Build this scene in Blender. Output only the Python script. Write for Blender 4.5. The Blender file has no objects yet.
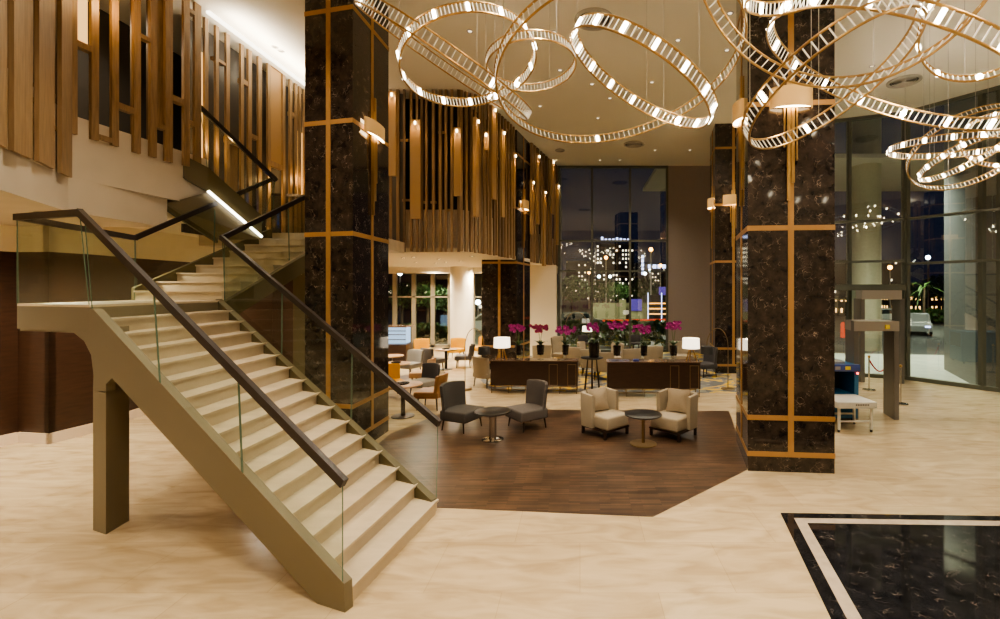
import bpy, bmesh, math, random
from mathutils import Vector, Matrix
random.seed(7)
R=math.radians
F,CX,CY,H=470.0,580.0,290.0,2.9      # focal length in pixels, principal point, eye height
def P(x,y,Y): return Vector(((x-CX)/F*Y,Y,H-(y-CY)/F*Y))
def G(x,y):
    Y=F*H/(y-CY); return Vector(((x-CX)/F*Y,Y,0))
sc=bpy.context.scene; COL=sc.collection
# ------------------------------------------------------------------ materials
def nt(name):
    m=bpy.data.materials.new(name); m.use_nodes=True; n=m.node_tree; n.nodes.clear()
    o=n.nodes.new('ShaderNodeOutputMaterial'); return m,n,o
def lnk(n,a,b): n.links.new(a,b)
def mat(name,col,rough=.5,metal=0,emit=None,es=0,noise=0,nscale=8,stretch=(1,1,1),bump=0,coat=0,spec=.5):
    m,n,o=nt(name); b=n.nodes.new('ShaderNodeBsdfPrincipled'); lnk(n,b.outputs[0],o.inputs[0])
    b.inputs['Base Color'].default_value=(*col,1); b.inputs['Roughness'].default_value=rough; b.inputs['Metallic'].default_value=metal
    b.inputs['Coat Weight'].default_value=coat; b.inputs['Specular IOR Level'].default_value=spec
    if emit: b.inputs['Emission Color'].default_value=(*emit,1); b.inputs['Emission Strength'].default_value=es
    if noise or bump:
        tc=n.nodes.new('ShaderNodeTexCoord'); mp=n.nodes.new('ShaderNodeMapping'); mp.inputs['Scale'].default_value=stretch
        nz=n.nodes.new('ShaderNodeTexNoise'); nz.inputs['Scale'].default_value=nscale; nz.inputs['Detail'].default_value=5
        lnk(n,tc.outputs['Object'],mp.inputs[0]); lnk(n,mp.outputs[0],nz.inputs[0])
        if noise:
            r=n.nodes.new('ShaderNodeValToRGB'); r.color_ramp.elements[0].position=.3; r.color_ramp.elements[1].position=.7
            r.color_ramp.elements[0].color=(*[c*(1-noise) for c in col],1); r.color_ramp.elements[1].color=(*[min(1,c*(1+noise)) for c in col],1)
            lnk(n,nz.outputs[0],r.inputs[0]); lnk(n,r.outputs[0],b.inputs['Base Color'])
        if bump:
            bp=n.nodes.new('ShaderNodeBump'); bp.inputs['Strength'].default_value=bump; bp.inputs['Distance'].default_value=.01
            lnk(n,nz.outputs[0],bp.inputs['Height']); lnk(n,bp.outputs[0],b.inputs['Normal'])
    return m
def emis(name,col,s):
    m,n,o=nt(name); e=n.nodes.new('ShaderNodeEmission'); e.inputs[0].default_value=(*col,1); e.inputs[1].default_value=s; lnk(n,e.outputs[0],o.inputs[0]); return m
def glassm(name,tint,base=.03,mul=1.0,rough=0.0):
    m,n,o=nt(name); t=n.nodes.new('ShaderNodeBsdfTransparent'); t.inputs[0].default_value=(*tint,1)
    g=n.nodes.new('ShaderNodeBsdfGlossy'); g.inputs['Roughness'].default_value=rough; g.inputs[0].default_value=(.9,.95,.93,1)
    f=n.nodes.new('ShaderNodeLayerWeight'); f.inputs[0].default_value=.5
    pw=n.nodes.new('ShaderNodeMath'); pw.operation='POWER'; pw.inputs[1].default_value=4.0; lnk(n,f.outputs['Facing'],pw.inputs[0])
    k=n.nodes.new('ShaderNodeMath'); k.operation='MULTIPLY_ADD'; k.inputs[1].default_value=mul; k.inputs[2].default_value=base; k.use_clamp=True
    mx=n.nodes.new('ShaderNodeMixShader'); lnk(n,pw.outputs[0],k.inputs[0]); lnk(n,k.outputs[0],mx.inputs[0]); lnk(n,t.outputs[0],mx.inputs[1]); lnk(n,g.outputs[0],mx.inputs[2]); lnk(n,mx.outputs[0],o.inputs[0]); return m
def marble_floor(name):
    m,n,o=nt(name); b=n.nodes.new('ShaderNodeBsdfPrincipled'); lnk(n,b.outputs[0],o.inputs[0])
    tc=n.nodes.new('ShaderNodeTexCoord')
    mp=n.nodes.new('ShaderNodeMapping'); mp.inputs['Rotation'].default_value=(0,0,R(8)); mp.inputs['Scale'].default_value=(.9,3.2,1); lnk(n,tc.outputs['Object'],mp.inputs[0])
    nz=n.nodes.new('ShaderNodeTexNoise'); nz.inputs['Scale'].default_value=1.5; nz.inputs['Detail'].default_value=9; nz.inputs['Distortion'].default_value=1.2; lnk(n,mp.outputs[0],nz.inputs[0])
    r=n.nodes.new('ShaderNodeValToRGB'); e=r.color_ramp.elements
    e[0].position=.3; e[0].color=(.45,.34,.20,1); e[1].position=.65; e[1].color=(.62,.495,.32,1)
    x=e.new(.48); x.color=(.545,.43,.27,1); lnk(n,nz.outputs[0],r.inputs[0])
    br=n.nodes.new('ShaderNodeTexBrick'); br.inputs['Scale'].default_value=1; br.inputs['Brick Width'].default_value=1.5; br.inputs['Row Height'].default_value=.9
    br.inputs['Mortar Size'].default_value=.004; br.inputs['Color1'].default_value=(1,1,1,1); br.inputs['Color2'].default_value=(.9,.88,.86,1); br.inputs['Mortar'].default_value=(.78,.75,.7,1)
    lnk(n,tc.outputs['Object'],br.inputs[0])
    mx=n.nodes.new('ShaderNodeMix'); mx.data_type='RGBA'; mx.blend_type='MULTIPLY'; mx.inputs[0].default_value=1; lnk(n,r.outputs[0],mx.inputs[6]); lnk(n,br.outputs[0],mx.inputs[7]); lnk(n,mx.outputs[2],b.inputs['Base Color'])
    b.inputs['Roughness'].default_value=.2; b.inputs['Specular IOR Level'].default_value=.45; return m
def dark_marble(name,veins=1.0,base=((.012,.009,.008),(.052,.038,.030)),rough=.07):
    m,n,o=nt(name); b=n.nodes.new('ShaderNodeBsdfPrincipled'); lnk(n,b.outputs[0],o.inputs[0])
    tc=n.nodes.new('ShaderNodeTexCoord')
    nz=n.nodes.new('ShaderNodeTexNoise'); nz.inputs['Scale'].default_value=6; nz.inputs['Detail'].default_value=10; nz.inputs['Roughness'].default_value=.7; lnk(n,tc.outputs['Object'],nz.inputs[0])
    r=n.nodes.new('ShaderNodeValToRGB'); r.color_ramp.elements[0].position=.38; r.color_ramp.elements[1].position=.68
    r.color_ramp.elements[0].color=(*base[0],1); r.color_ramp.elements[1].color=(*base[1],1); lnk(n,nz.outputs[0],r.inputs[0])
    nd=n.nodes.new('ShaderNodeTexNoise'); nd.inputs['Scale'].default_value=3.5; nd.inputs['Detail'].default_value=4; lnk(n,tc.outputs['Object'],nd.inputs[0])
    ad=n.nodes.new('ShaderNodeMix'); ad.data_type='RGBA'; ad.blend_type='ADD'; ad.inputs[0].default_value=.55; lnk(n,tc.outputs['Object'],ad.inputs[6]); lnk(n,nd.outputs[1],ad.inputs[7])
    vo=n.nodes.new('ShaderNodeTexVoronoi'); vo.feature='DISTANCE_TO_EDGE'; vo.inputs['Scale'].default_value=9; lnk(n,ad.outputs[2],vo.inputs[0])
    vr=n.nodes.new('ShaderNodeValToRGB'); vr.color_ramp.elements[0].position=0; vr.color_ramp.elements[0].color=(1,1,1,1); vr.color_ramp.elements[1].position=.03; vr.color_ramp.elements[1].color=(0,0,0,1); lnk(n,vo.outputs[0],vr.inputs[0])
    n2=n.nodes.new('ShaderNodeTexNoise'); n2.inputs['Scale'].default_value=7; n2.inputs['Detail'].default_value=3; lnk(n,tc.outputs['Object'],n2.inputs[0])
    r2=n.nodes.new('ShaderNodeValToRGB'); r2.color_ramp.elements[0].position=.50; r2.color_ramp.elements[1].position=.72; lnk(n,n2.outputs[0],r2.inputs[0])
    mu=n.nodes.new('ShaderNodeMath'); mu.operation='MULTIPLY'; lnk(n,vr.outputs[0],mu.inputs[0]); lnk(n,r2.outputs[0],mu.inputs[1])
    m2=n.nodes.new('ShaderNodeMath'); m2.operation='MULTIPLY'; m2.inputs[1].default_value=veins; lnk(n,mu.outputs[0],m2.inputs[0])
    mx=n.nodes.new('ShaderNodeMix'); mx.data_type='RGBA'; lnk(n,m2.outputs[0],mx.inputs[0]); lnk(n,r.outputs[0],mx.inputs[6]); mx.inputs[7].default_value=(.5,.4,.32,1); lnk(n,mx.outputs[2],b.inputs['Base Color'])
    b.inputs['Roughness'].default_value=rough; b.inputs['Specular IOR Level'].default_value=.5; return m
def woodfloor(name):
    m,n,o=nt(name); b=n.nodes.new('ShaderNodeBsdfPrincipled'); lnk(n,b.outputs[0],o.inputs[0]); tc=n.nodes.new('ShaderNodeTexCoord')
    br=n.nodes.new('ShaderNodeTexBrick'); br.inputs['Scale'].default_value=1; br.inputs['Brick Width'].default_value=.42; br.inputs['Row Height'].default_value=.034; br.inputs['Mortar Size'].default_value=.001
    br.inputs['Color1'].default_value=(.052,.033,.022,1); br.inputs['Color2'].default_value=(.135,.082,.050,1); br.inputs['Mortar'].default_value=(.03,.015,.01,1); br.offset=.37; lnk(n,tc.outputs['Object'],br.inputs[0])
    nz=n.nodes.new('ShaderNodeTexNoise'); nz.inputs['Scale'].default_value=1.6; nz.inputs['Detail'].default_value=6; lnk(n,tc.outputs['Object'],nz.inputs[0])
    r=n.nodes.new('ShaderNodeValToRGB'); r.color_ramp.elements[0].color=(.55,.55,.55,1); r.color_ramp.elements[0].position=.3; r.color_ramp.elements[1].position=.7; r.color_ramp.elements[1].color=(1.25,1.2,1.15,1); lnk(n,nz.outputs[0],r.inputs[0])
    mx=n.nodes.new('ShaderNodeMix'); mx.data_type='RGBA'; mx.blend_type='MULTIPLY'; mx.inputs[0].default_value=1; lnk(n,br.outputs[0],mx.inputs[6]); lnk(n,r.outputs[0],mx.inputs[7]); lnk(n,mx.outputs[2],b.inputs['Base Color'])
    b.inputs['Roughness'].default_value=.33; return m
def carpetm(name):
    m,n,o=nt(name); b=n.nodes.new('ShaderNodeBsdfPrincipled'); lnk(n,b.outputs[0],o.inputs[0]); tc=n.nodes.new('ShaderNodeTexCoord')
    nz=n.nodes.new('ShaderNodeTexNoise'); nz.inputs['Scale'].default_value=1.1; nz.inputs['Detail'].default_value=3; nz.inputs['Distortion'].default_value=2.5; lnk(n,tc.outputs['Object'],nz.inputs[0])
    r=n.nodes.new('ShaderNodeValToRGB'); r.color_ramp.interpolation='CONSTANT'; e=r.color_ramp.elements; e[0].color=(.11,.11,.115,1); e[1].position=.54; e[1].color=(.62,.40,.04,1); x=e.new(.46); x.color=(.20,.195,.18,1); x=e.new(.66); x.color=(.30,.27,.22,1)
    lnk(n,nz.outputs[0],r.inputs[0]); lnk(n,r.outputs[0],b.inputs['Base Color']); b.inputs['Roughness'].default_value=.95; return m
def windows_mat(name,base,lit,sx,sz,frac,es):
    # facade with a grid of windows, a few of them lit
    m,n,o=nt(name); b=n.nodes.new('ShaderNodeBsdfPrincipled'); lnk(n,b.outputs[0],o.inputs[0]); b.inputs['Base Color'].default_value=(*base,1); b.inputs['Roughness'].default_value=.8
    tc=n.nodes.new('ShaderNodeTexCoord'); sp=n.nodes.new('ShaderNodeSeparateXYZ'); lnk(n,tc.outputs['Object'],sp.inputs[0])
    def mth(op,a,v=None,c=None):
        k=n.nodes.new('ShaderNodeMath'); k.operation=op
        lnk(n,a,k.inputs[0])
        if v is not None:
            if isinstance(v,(int,float)): k.inputs[1].default_value=v
            else: lnk(n,v,k.inputs[1])
        return k.outputs[0]
    xy=mth('ADD',sp.outputs[0],sp.outputs[1])
    u=mth('DIVIDE',xy,sx); w=mth('DIVIDE',sp.outputs[2],sz)
    fu=mth('FRACT',u); fw=mth('FRACT',w); iu=mth('FLOOR',u); iw=mth('FLOOR',w)
    cb=n.nodes.new('ShaderNodeCombineXYZ'); lnk(n,iu,cb.inputs[0]); lnk(n,iw,cb.inputs[1])
    wn=n.nodes.new('ShaderNodeTexWhiteNoise'); wn.noise_dimensions='2D'; lnk(n,cb.outputs[0],wn.inputs[0])
    on=mth('LESS_THAN',wn.outputs[0],frac)
    a=mth('GREATER_THAN',fu,.3); c=mth('LESS_THAN',fu,.75); d=mth('GREATER_THAN',fw,.3); e=mth('LESS_THAN',fw,.7)
    k=mth('MULTIPLY',on,a); k=mth('MULTIPLY',k,c); k=mth('MULTIPLY',k,d); k=mth('MULTIPLY',k,e)
    k=mth('MULTIPLY',k,es); lnk(n,k,b.inputs['Emission Strength']); b.inputs['Emission Color'].default_value=(*lit,1); return m
M=dict(
 floor=marble_floor('cream_marble'), black=dark_marble('black_marble',.45,((.006,.006,.007),(.03,.029,.032)),.05), emp=dark_marble('emperador_marble',.9),
 beige=mat('beige_border_stone',(.52,.43,.34),.2,noise=.1), wood=woodfloor('dark_parquet'), carpet=carpetm('floral_carpet'),
 gold=mat('copper_gold_trim',(.43,.245,.095),.4,.3), brass=mat('brass',(.52,.33,.13),.3,.8), brassd=mat('dull_brass',(.27,.19,.10),.35,.7),
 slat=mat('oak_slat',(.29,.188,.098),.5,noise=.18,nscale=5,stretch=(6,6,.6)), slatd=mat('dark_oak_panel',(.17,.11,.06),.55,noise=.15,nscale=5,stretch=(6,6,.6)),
 glow=mat('lit_oak_panel',(.36,.22,.10),.5,emit=(1,.55,.18),es=.03), ceil=mat('ceiling_paint',(.82,.78,.68),.9), white=mat('warm_white_plaster',(.62,.54,.44),.85,noise=.03,nscale=2),
 soff=mat('soffit_paint',(.84,.76,.61),.9), walnut=mat('dark_walnut_wall',(.045,.022,.013),.3,noise=.25,nscale=3,stretch=(1,1,8)), mauve=mat('mauve_wall_fabric',(.33,.285,.265),.7,noise=.04,nscale=30),
 base=mat('cream_baseboard',(.72,.60,.46),.4), olive=mat('olive_bronze_paint',(.11,.092,.045),.42), oliveL=mat('pale_bronze_paint',(.165,.138,.085),.45),
 rail=mat('dark_bronze_rail',(.020,.014,.013),.4), step=mat('stair_marble',(.54,.455,.33),.35,noise=.1,nscale=2,stretch=(1,3,2)), riser=mat('stair_riser',(.50,.42,.30),.4,noise=.1,nscale=2),
 glass=glassm('balustrade_glass',(.86,.91,.86),.05,.5), edge=mat('glass_edge',(.10,.16,.12),.2), pane=glassm('curtain_wall_glass',(.80,.86,.84),.17,.75), 
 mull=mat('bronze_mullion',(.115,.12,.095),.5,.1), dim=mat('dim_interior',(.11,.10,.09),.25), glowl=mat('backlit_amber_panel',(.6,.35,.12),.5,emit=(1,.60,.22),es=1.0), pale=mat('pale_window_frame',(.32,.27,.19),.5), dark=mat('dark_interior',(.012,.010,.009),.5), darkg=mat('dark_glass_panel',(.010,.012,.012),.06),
 grey=mat('grey_fabric',(.075,.068,.062),.9,bump=.4,nscale=150,noise=.08), grey2=mat('warm_grey_fabric',(.12,.105,.098),.9,bump=.4,nscale=150,noise=.06), greyL=mat('light_grey_fabric',(.25,.235,.21),.9,noise=.05,nscale=60),
 cream=mat('cream_upholstery',(.38,.32,.235),.85,bump=.3,nscale=120,noise=.05), creamp=mat('cream_cushion',(.36,.29,.205),.9,bump=.3,nscale=60,noise=.08),
 tan=mat('tan_leather',(.30,.155,.06),.45,noise=.1), peach=mat('peach_upholstery',(.50,.33,.20),.8), yellow=mat('mustard_fabric',(.60,.30,.006),.8), char=mat('charcoal_fabric',(.055,.052,.055),.9),
 leg=mat('dark_wood_leg',(.03,.018,.012),.4), top=mat('black_lacquer_top',(.012,.011,.010),.38), oak=mat('oak_table_top',(.40,.22,.09),.35,noise=.15,stretch=(1,6,1)), steel=mat('polished_steel',(.6,.58,.55),.15,1),
 side=mat('sideboard_walnut',(.040,.020,.013),.35,noise=.3,nscale=4,stretch=(1,1,10)), stone=mat('sideboard_top',(.14,.09,.06),.12),
 shade=mat('white_lamp_shade',(.9,.85,.75),.8,emit=(1,.86,.66),es=1.6), gshade=mat('gold_lamp_shade',(.62,.40,.16),.5,.2,emit=(1,.55,.2),es=.12), bulb=emis('warm_bulb',(1,.80,.50),9), lens=emis('lens_glow',(1,.80,.52),6),
 lensd=emis('faint_lens',(1,.85,.62),1.2), lens2=emis('wall_lamp_glow',(1,.72,.40),14), bshade=mat('black_lamp_shade',(.03,.03,.03),.6), pot=mat('black_glossy_pot',(.018,.014,.012),.2), leaf=mat('dark_green_leaf',(.03,.07,.02),.45), stem=mat('green_stem',(.10,.16,.05),.5), orchid=mat('magenta_petal',(.38,.03,.25),.6,noise=.3,nscale=20), orchidd=mat('crimson_petal',(.28,.015,.10),.6), orchido=mat('orange_petal',(.6,.2,.06),.6), clear=glassm('clear_glass',(.96,.97,.96),.08,.9),
 crystal=mat('crystal_rod',(.9,.88,.82),.2,emit=(1,.85,.62),es=.5), crystalo=mat('faint_glow_crystal_rod',(.85,.82,.74),.2,emit=(1,.88,.68),es=.15), hbulb=emis('halogen_bulb',(1,.86,.62),14), cable=mat('steel_cable',(.5,.47,.42),.4),  # glow put into the crystal rods, fainter on hoops with few bulbs
 scanblue=mat('scanner_blue',(.02,.13,.26),.4), scangrey=mat('scanner_grey',(.55,.53,.48),.35), panelblue=mat('control_panel_blue',(.06,.09,.28),.35), ylabel=mat('yellow_label',(.8,.62,.05),.5), red=emis('red_lamp',(1,.05,.03),8), rope=mat('red_rope',(.4,.02,.03),.8), detector=mat('detector_grey',(.17,.16,.145),.35,.3),beam=mat('detector_beam',(.42,.38,.33),.3,.4),
 asphalt=mat('asphalt',(.035,.035,.035),.7,noise=.2,nscale=1), pave=mat('pavement',(.42,.44,.40),.6,noise=.1,nscale=1.5), granite=mat('grey_granite',(.17,.17,.165),.5,noise=.12,nscale=25), concrete=mat('pale_concrete',(.50,.46,.32),.7,noise=.05), planter=mat('sand_wall',(.15,.13,.075),.8),
 foliage=mat('tree_foliage',(.05,.10,.025),.7,noise=.5,nscale=3), bark=mat('bark',(.08,.05,.03),.9), car=mat('silver_car_paint',(.5,.5,.5),.2,.6), carw=mat('white_car_paint',(.25,.25,.25),.25), tyre=mat('tyre_rubber',(.01,.01,.01),.8), carglass=mat('car_glass',(.01,.012,.015),.05),
 neonb=emis('blue_white_light',(.55,.62,1),3), neonp=emis('purple_light',(.20,.13,.55),.6), neono=emis('orange_light',(1,.42,.08),2.2), street=emis('sodium_lamp',(1,.40,.05),14), streetw=emis('white_street_lamp',(.8,.92,1),16), redl=emis('red_light',(1,.12,.05),.6),
 led=emis('led_strip',(1,.93,.8),6), cove=emis('cove_strip',(1,.9,.72),3.2), icyd=emis('icy_display',(.55,.75,1),.9),
 vent=mat('vent_grille',(.45,.42,.37),.6), ventd=mat('vent_dark',(.08,.075,.07),.7), plate=mat('dark_plate',(.02,.02,.02),.2),book=mat('blue_book',(.02,.05,.35),.4), screen=emis('blue_screen',(.03,.25,1),1.6), paper=mat('pale_switch',(.7,.6,.35),.5,emit=(1,.8,.4),es=.3))
# ------------------------------------------------------------------ mesh builder
class MB:
    def __init__(s): s.v=[]; s.f=[]; s.sm=[]
    def add(s,v,f,smooth=False,mx=None):
        o=len(s.v)
        for p in v:
            p=Vector(p); s.v.append(tuple(mx@p if mx is not None else p))
        for q in f: s.f.append(tuple(i+o for i in q)); s.sm.append(smooth)
        return s
    def box(s,c,d,rz=0,bev=0,seg=2,mx=None,fn=None,cuts=0,taper=1):
        bm=bmesh.new(); bmesh.ops.create_cube(bm,size=1)
        for v in bm.verts:
            k=taper if v.co.z<0 else 1
            v.co=Vector((v.co.x*d[0]*k,v.co.y*d[1]*k,v.co.z*d[2]))
        if bev: bmesh.ops.bevel(bm,geom=bm.edges[:],offset=bev,segments=seg,affect='EDGES',profile=.6)
        if cuts: bmesh.ops.subdivide_edges(bm,edges=bm.edges[:],cuts=cuts,use_grid_fill=True)
        m=Matrix.Translation(c)@Matrix.Rotation(rz,4,'Z')
        if mx is not None: m=mx@m
        if fn:
            for v in bm.verts: v.co=fn(v.co.copy())
        bm.verts.index_update()
        s.add([v.co for v in bm.verts],[[v.index for v in f.verts] for f in bm.faces],bool(bev),m); bm.free(); return s
    def cyl(s,a,b,r1,r2=None,n=12,cap=True,smooth=True):
        r2=r1 if r2 is None else r2; a=Vector(a); b=Vector(b); d=(b-a).normalized()
        u=d.orthogonal().normalized(); w=d.cross(u)
        v=[a+(u*math.cos(2*math.pi*i/n)+w*math.sin(2*math.pi*i/n))*r1 for i in range(n)]+[b+(u*math.cos(2*math.pi*i/n)+w*math.sin(2*math.pi*i/n))*r2 for i in range(n)]
        s.add(v,[(i,(i+1)%n,n+(i+1)%n,n+i) for i in range(n)],smooth)
        if cap: s.add(v,[tuple(range(n))[::-1],tuple(range(n,2*n))])
        return s
    def bar(s,a,b,w,h,up=(0,0,1)):   # rectangular bar, b-a length, w sideways, h along 'up'
        a=Vector(a); b=Vector(b); d=(b-a).normalized(); sd=d.cross(Vector(up)).normalized(); u=sd.cross(d)
        v=[p+sd*x*w/2+u*z*h/2 for p in (a,b) for x,z in ((-1,-1),(1,-1),(1,1),(-1,1))]
        return s.add(v,[(0,1,2,3),(7,6,5,4),(0,4,5,1),(1,5,6,2),(2,6,7,3),(3,7,4,0)])
    def lathe(s,prof,c=(0,0,0),n=24):
        v=[];f=[]
        for r,z in prof: v+=[(c[0]+r*math.cos(2*math.pi*i/n),c[1]+r*math.sin(2*math.pi*i/n),c[2]+z) for i in range(n)]
        for j in range(len(prof)-1):
            for i in range(n): f.append((j*n+i,j*n+(i+1)%n,(j+1)*n+(i+1)%n,(j+1)*n+i))
        s.add(v,f,True); k=len(prof)-1
        s.add(v,[tuple(range(n))[::-1]]if prof[0][0]>0 else []); s.add(v,[tuple(range(k*n,k*n+n))] if prof[k][0]>0 else []); return s
    def prism(s,pts,z0,z1):     # plan polygon
        n=len(pts); v=[(p[0],p[1],z0) for p in pts]+[(p[0],p[1],z1) for p in pts]
        return s.add(v,[tuple(range(n))[::-1],tuple(range(n,2*n))]+[(i,(i+1)%n,n+(i+1)%n,n+i) for i in range(n)])
    def extr(s,pts,d):          # 3d polygon swept along d
        n=len(pts); d=Vector(d); v=[Vector(p) for p in pts]; v+=[p+d for p in v]
        return s.add(v,[tuple(range(n))[::-1],tuple(range(n,2*n))]+[(i,(i+1)%n,n+(i+1)%n,n+i) for i in range(n)])
    def quad(s,*p): return s.add(p,[tuple(range(len(p)))])
    def tube(s,pts,r,n=8,closed=False,rr=None):
        pts=[Vector(p) for p in pts]; N=len(pts); v=[];f=[]; prev=None
        for i,p in enumerate(pts):
            if closed: t=pts[(i+1)%N]-pts[i-1]
            else: t=pts[min(i+1,N-1)]-pts[max(i-1,0)]
            t.normalize()
            u=(prev-t*prev.dot(t)).normalized() if prev is not None and (prev-t*prev.dot(t)).length>1e-4 else t.orthogonal().normalized()
            prev=u; w=t.cross(u); q=rr[i] if rr else r
            v+=[p+(u*math.cos(2*math.pi*k/n)+w*math.sin(2*math.pi*k/n))*q for k in range(n)]
        for i in range(N if closed else N-1):
            j=(i+1)%N
            for k in range(n): f.append((i*n+k,i*n+(k+1)%n,j*n+(k+1)%n,j*n+k))
        s.add(v,f,True)
        if not closed: s.add(v,[tuple(range(n))[::-1],tuple(range((N-1)*n,N*n))])
        return s
    def sphere(s,c,r,n=10,m=6,sq=(1,1,1)):
        pr=[(r*math.sin(math.pi*j/m),-r*math.cos(math.pi*j/m)) for j in range(m+1)]
        v=[];f=[]
        for q,z in pr: v+=[(c[0]+sq[0]*q*math.cos(2*math.pi*i/n),c[1]+sq[1]*q*math.sin(2*math.pi*i/n),c[2]+z*sq[2]) for i in range(n)]
        for j in range(m):
            for i in range(n): f.append((j*n+i,j*n+(i+1)%n,(j+1)*n+(i+1)%n,(j+1)*n+i))
        return s.add(v,f,True)
    def build(s,name,m,parent=None,label=None,cat=None,group=None,kind=None,loc=None):
        me=bpy.data.meshes.new(name); me.from_pydata(s.v,[],s.f); me.validate()
        me.materials.append(M[m] if isinstance(m,str) else m)
        bm=bmesh.new(); bm.from_mesh(me); bmesh.ops.remove_doubles(bm,verts=bm.verts,dist=1e-5); bmesh.ops.recalc_face_normals(bm,faces=bm.faces)
        bm.to_mesh(me); bm.free()
        if any(s.sm):
            for p in me.polygons: p.use_smooth=True
            try: me.set_sharp_from_angle(angle=R(38))
            except Exception: pass
        o=bpy.data.objects.new(name,me); COL.objects.link(o)
        if parent is not None: o.parent=parent
        if loc is not None: o.location=loc
        tag(o,label,cat,group,kind); return o
def tag(o,label=None,cat=None,group=None,kind=None):
    for k,v in (('label',label),('category',cat),('group',group),('kind',kind)):
        if v: o[k]=v
    return o
def thing(name,label,cat,loc=(0,0,0),rz=0,group=None):
    o=bpy.data.objects.new(name,None); COL.objects.link(o); o.empty_display_size=.1; o.location=loc; o.rotation_euler=(0,0,rz); return tag(o,label,cat,group)
KIDS={}
def dup(root,loc,rz=0,label=None,group=None,mats=None,scale=None):
    def cp(o,par):
        c=o.copy(); COL.objects.link(c)
        if par is not None: c.parent=par
        if mats and o.data is not None:
            k=o.data.materials[0].name
            if k in mats:
                c.data=o.data.copy(); c.data.materials[0]=M[mats[k]]
        for ch in list(o.children): cp(ch,c)
        return c
    r=cp(root,None); r.location=loc; r.rotation_euler=(0,0,rz)
    if scale: r.scale=scale
    if label: r['label']=label
    if group: r['group']=group
    return r
def S(mb,name,m,label=None,parent=None): return mb.build(name,m,parent,label,None,None,'structure' if parent is None else None)
# ------------------------------------------------------------------ camera
cam=bpy.data.cameras.new('camera'); co=bpy.data.objects.new('camera',cam); COL.objects.link(co)
co.location=(0,0,H); co.rotation_euler=(R(90),0,0); cam.sensor_width=36; cam.sensor_fit='HORIZONTAL'; cam.lens=F/1000*36
cam.shift_x=-(CX-500)/1000; cam.shift_y=-(309.5-CY)/1000; cam.clip_end=600; cam.clip_start=.05; sc.camera=co
# ------------------------------------------------------------------ room shell
HC=8.7
FAC=[(6.6,22.0),(7.5,16.5),(10.55,15.3),(11.94,13.36),(14.6,9.0),(17,4.0),(17,-2)]
interior=[(-13,-2),(-13,24),(-1.0,24),(-1.0,22)]+FAC
S(MB().prism(interior,-.12,0),'floor','floor','polished cream marble floor of the lobby')
wp=[G(444,508),G(653,517),G(747,470),G(738.3,438),G(729,411),G(452,409),G(390,434)]
wp=[(-3.7,6.35)]+[(p.x,p.y) for p in wp]
S(MB().prism(wp,0,.004),'floor_parquet','wood','dark brown wooden parquet area of the lounge floor')
cp=[G(741,393),G(700,393),(-2.6,13.55),G(478,377),(-2.0,21.9),(6.3,21.9)]
S(MB().prism([(p[0],p[1]) for p in cp],0,.005),'floor_carpet','carpet','grey carpet with yellow floral pattern')
a,b,c,d=G(780.4,513),G(1000,516.5),G(820,619),None
def off(o): # inset of the floor panel
    u=Vector((1,-.03,0)).normalized(); w=Vector((-.20,-1,0)).normalized(); p=a+u*o+w*o
    return [p,p+u*(8-2*o),p+u*(8-2*o)+w*(5.0-o*2),p+w*(5.0-o*2)]
S(MB().prism(off(0),0,.003),'trim_1','black','black marble border line of the floor inlay')
S(MB().prism(off(.14),.001,.0045),'trim_2','beige','beige stone band of the floor inlay')
S(MB().prism(off(.27),.002,.006),'trim_3','black','polished black marble centre panel of the floor inlay')
S(MB().prism(interior,HC,HC+.15),'ceiling','ceil','high beige painted ceiling of the atrium')
# lower left wall, dark walnut
WL=[(-13,7.4),(-10.75,8.72),(-10.7,8.95),(-10.0,8.85),(-9.9,9.55),(-10.1,10.7),(-10.2,15.6),(-7.2,15.6)]
def wallstrip(pts,z0,z1,t=.1):
    mb=MB()
    for p,q in zip(pts,pts[1:]):
        p=Vector((*p,0)); q=Vector((*q,0)); n=(q-p).cross(Vector((0,0,1))).normalized()*(-t)
        mb.prism([(p.x,p.y),(q.x,q.y),(q.x+n.x,q.y+n.y),(p.x+n.x,p.y+n.y)],z0,z1)
    return mb
S(wallstrip(WL,0,3.62),'wall_left','walnut','dark walnut panelled wall behind the staircase')
S(wallstrip(WL,3.62,4.3,.14),'trim_4','soff','cream lit bulkhead above the dark wall')
S(wallstrip([(x+.03,y-.03) for x,y in WL],0,.2,.06),'baseboard_left','base','cream stone baseboard of the dark wall')
S(wallstrip([(-13,-2),(-13,7.4)],0,HC),'wall_near','white')
S(wallstrip([(-12.8,-2),(17,-2)],0,HC),'wall_front','white')
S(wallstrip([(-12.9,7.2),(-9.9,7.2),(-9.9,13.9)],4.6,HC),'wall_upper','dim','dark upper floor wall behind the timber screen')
# mezzanine left
f1=[(-6.3,4.4),(-7.1,5.85),(-7.9,7.25),(-7.93,9.03)]
S(MB().prism(f1+[(-13,9.03),(-13,4.4)],4.11,4.65),'slab_mezzanine','white','off-white underside and edge of the upper floor')
S(MB().prism([(-6.35,4.5),(-7.13,5.95),(-7.93,7.3),(-7.83,9.0),(-7.80,9.86),(-7.95,9.86),(-8.1,7.35),(-7.28,6.0),(-6.5,4.55)],4.64,5.63),'wall_parapet','white','off-white curved parapet of the upper floor')
S(MB().prism([(-8.0,7.3),(-7.84,9.8),(-13,9.8),(-13,7.3)],4.64,4.72),'slab_upper','soff')
S(MB().prism([(-13,9.0),(-8,9.0),(-8,9.8),(-9.0,15.6),(-13,15.6)],4.3,4.42),'ceiling_low','soff','cream low ceiling behind the stairs')
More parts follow.
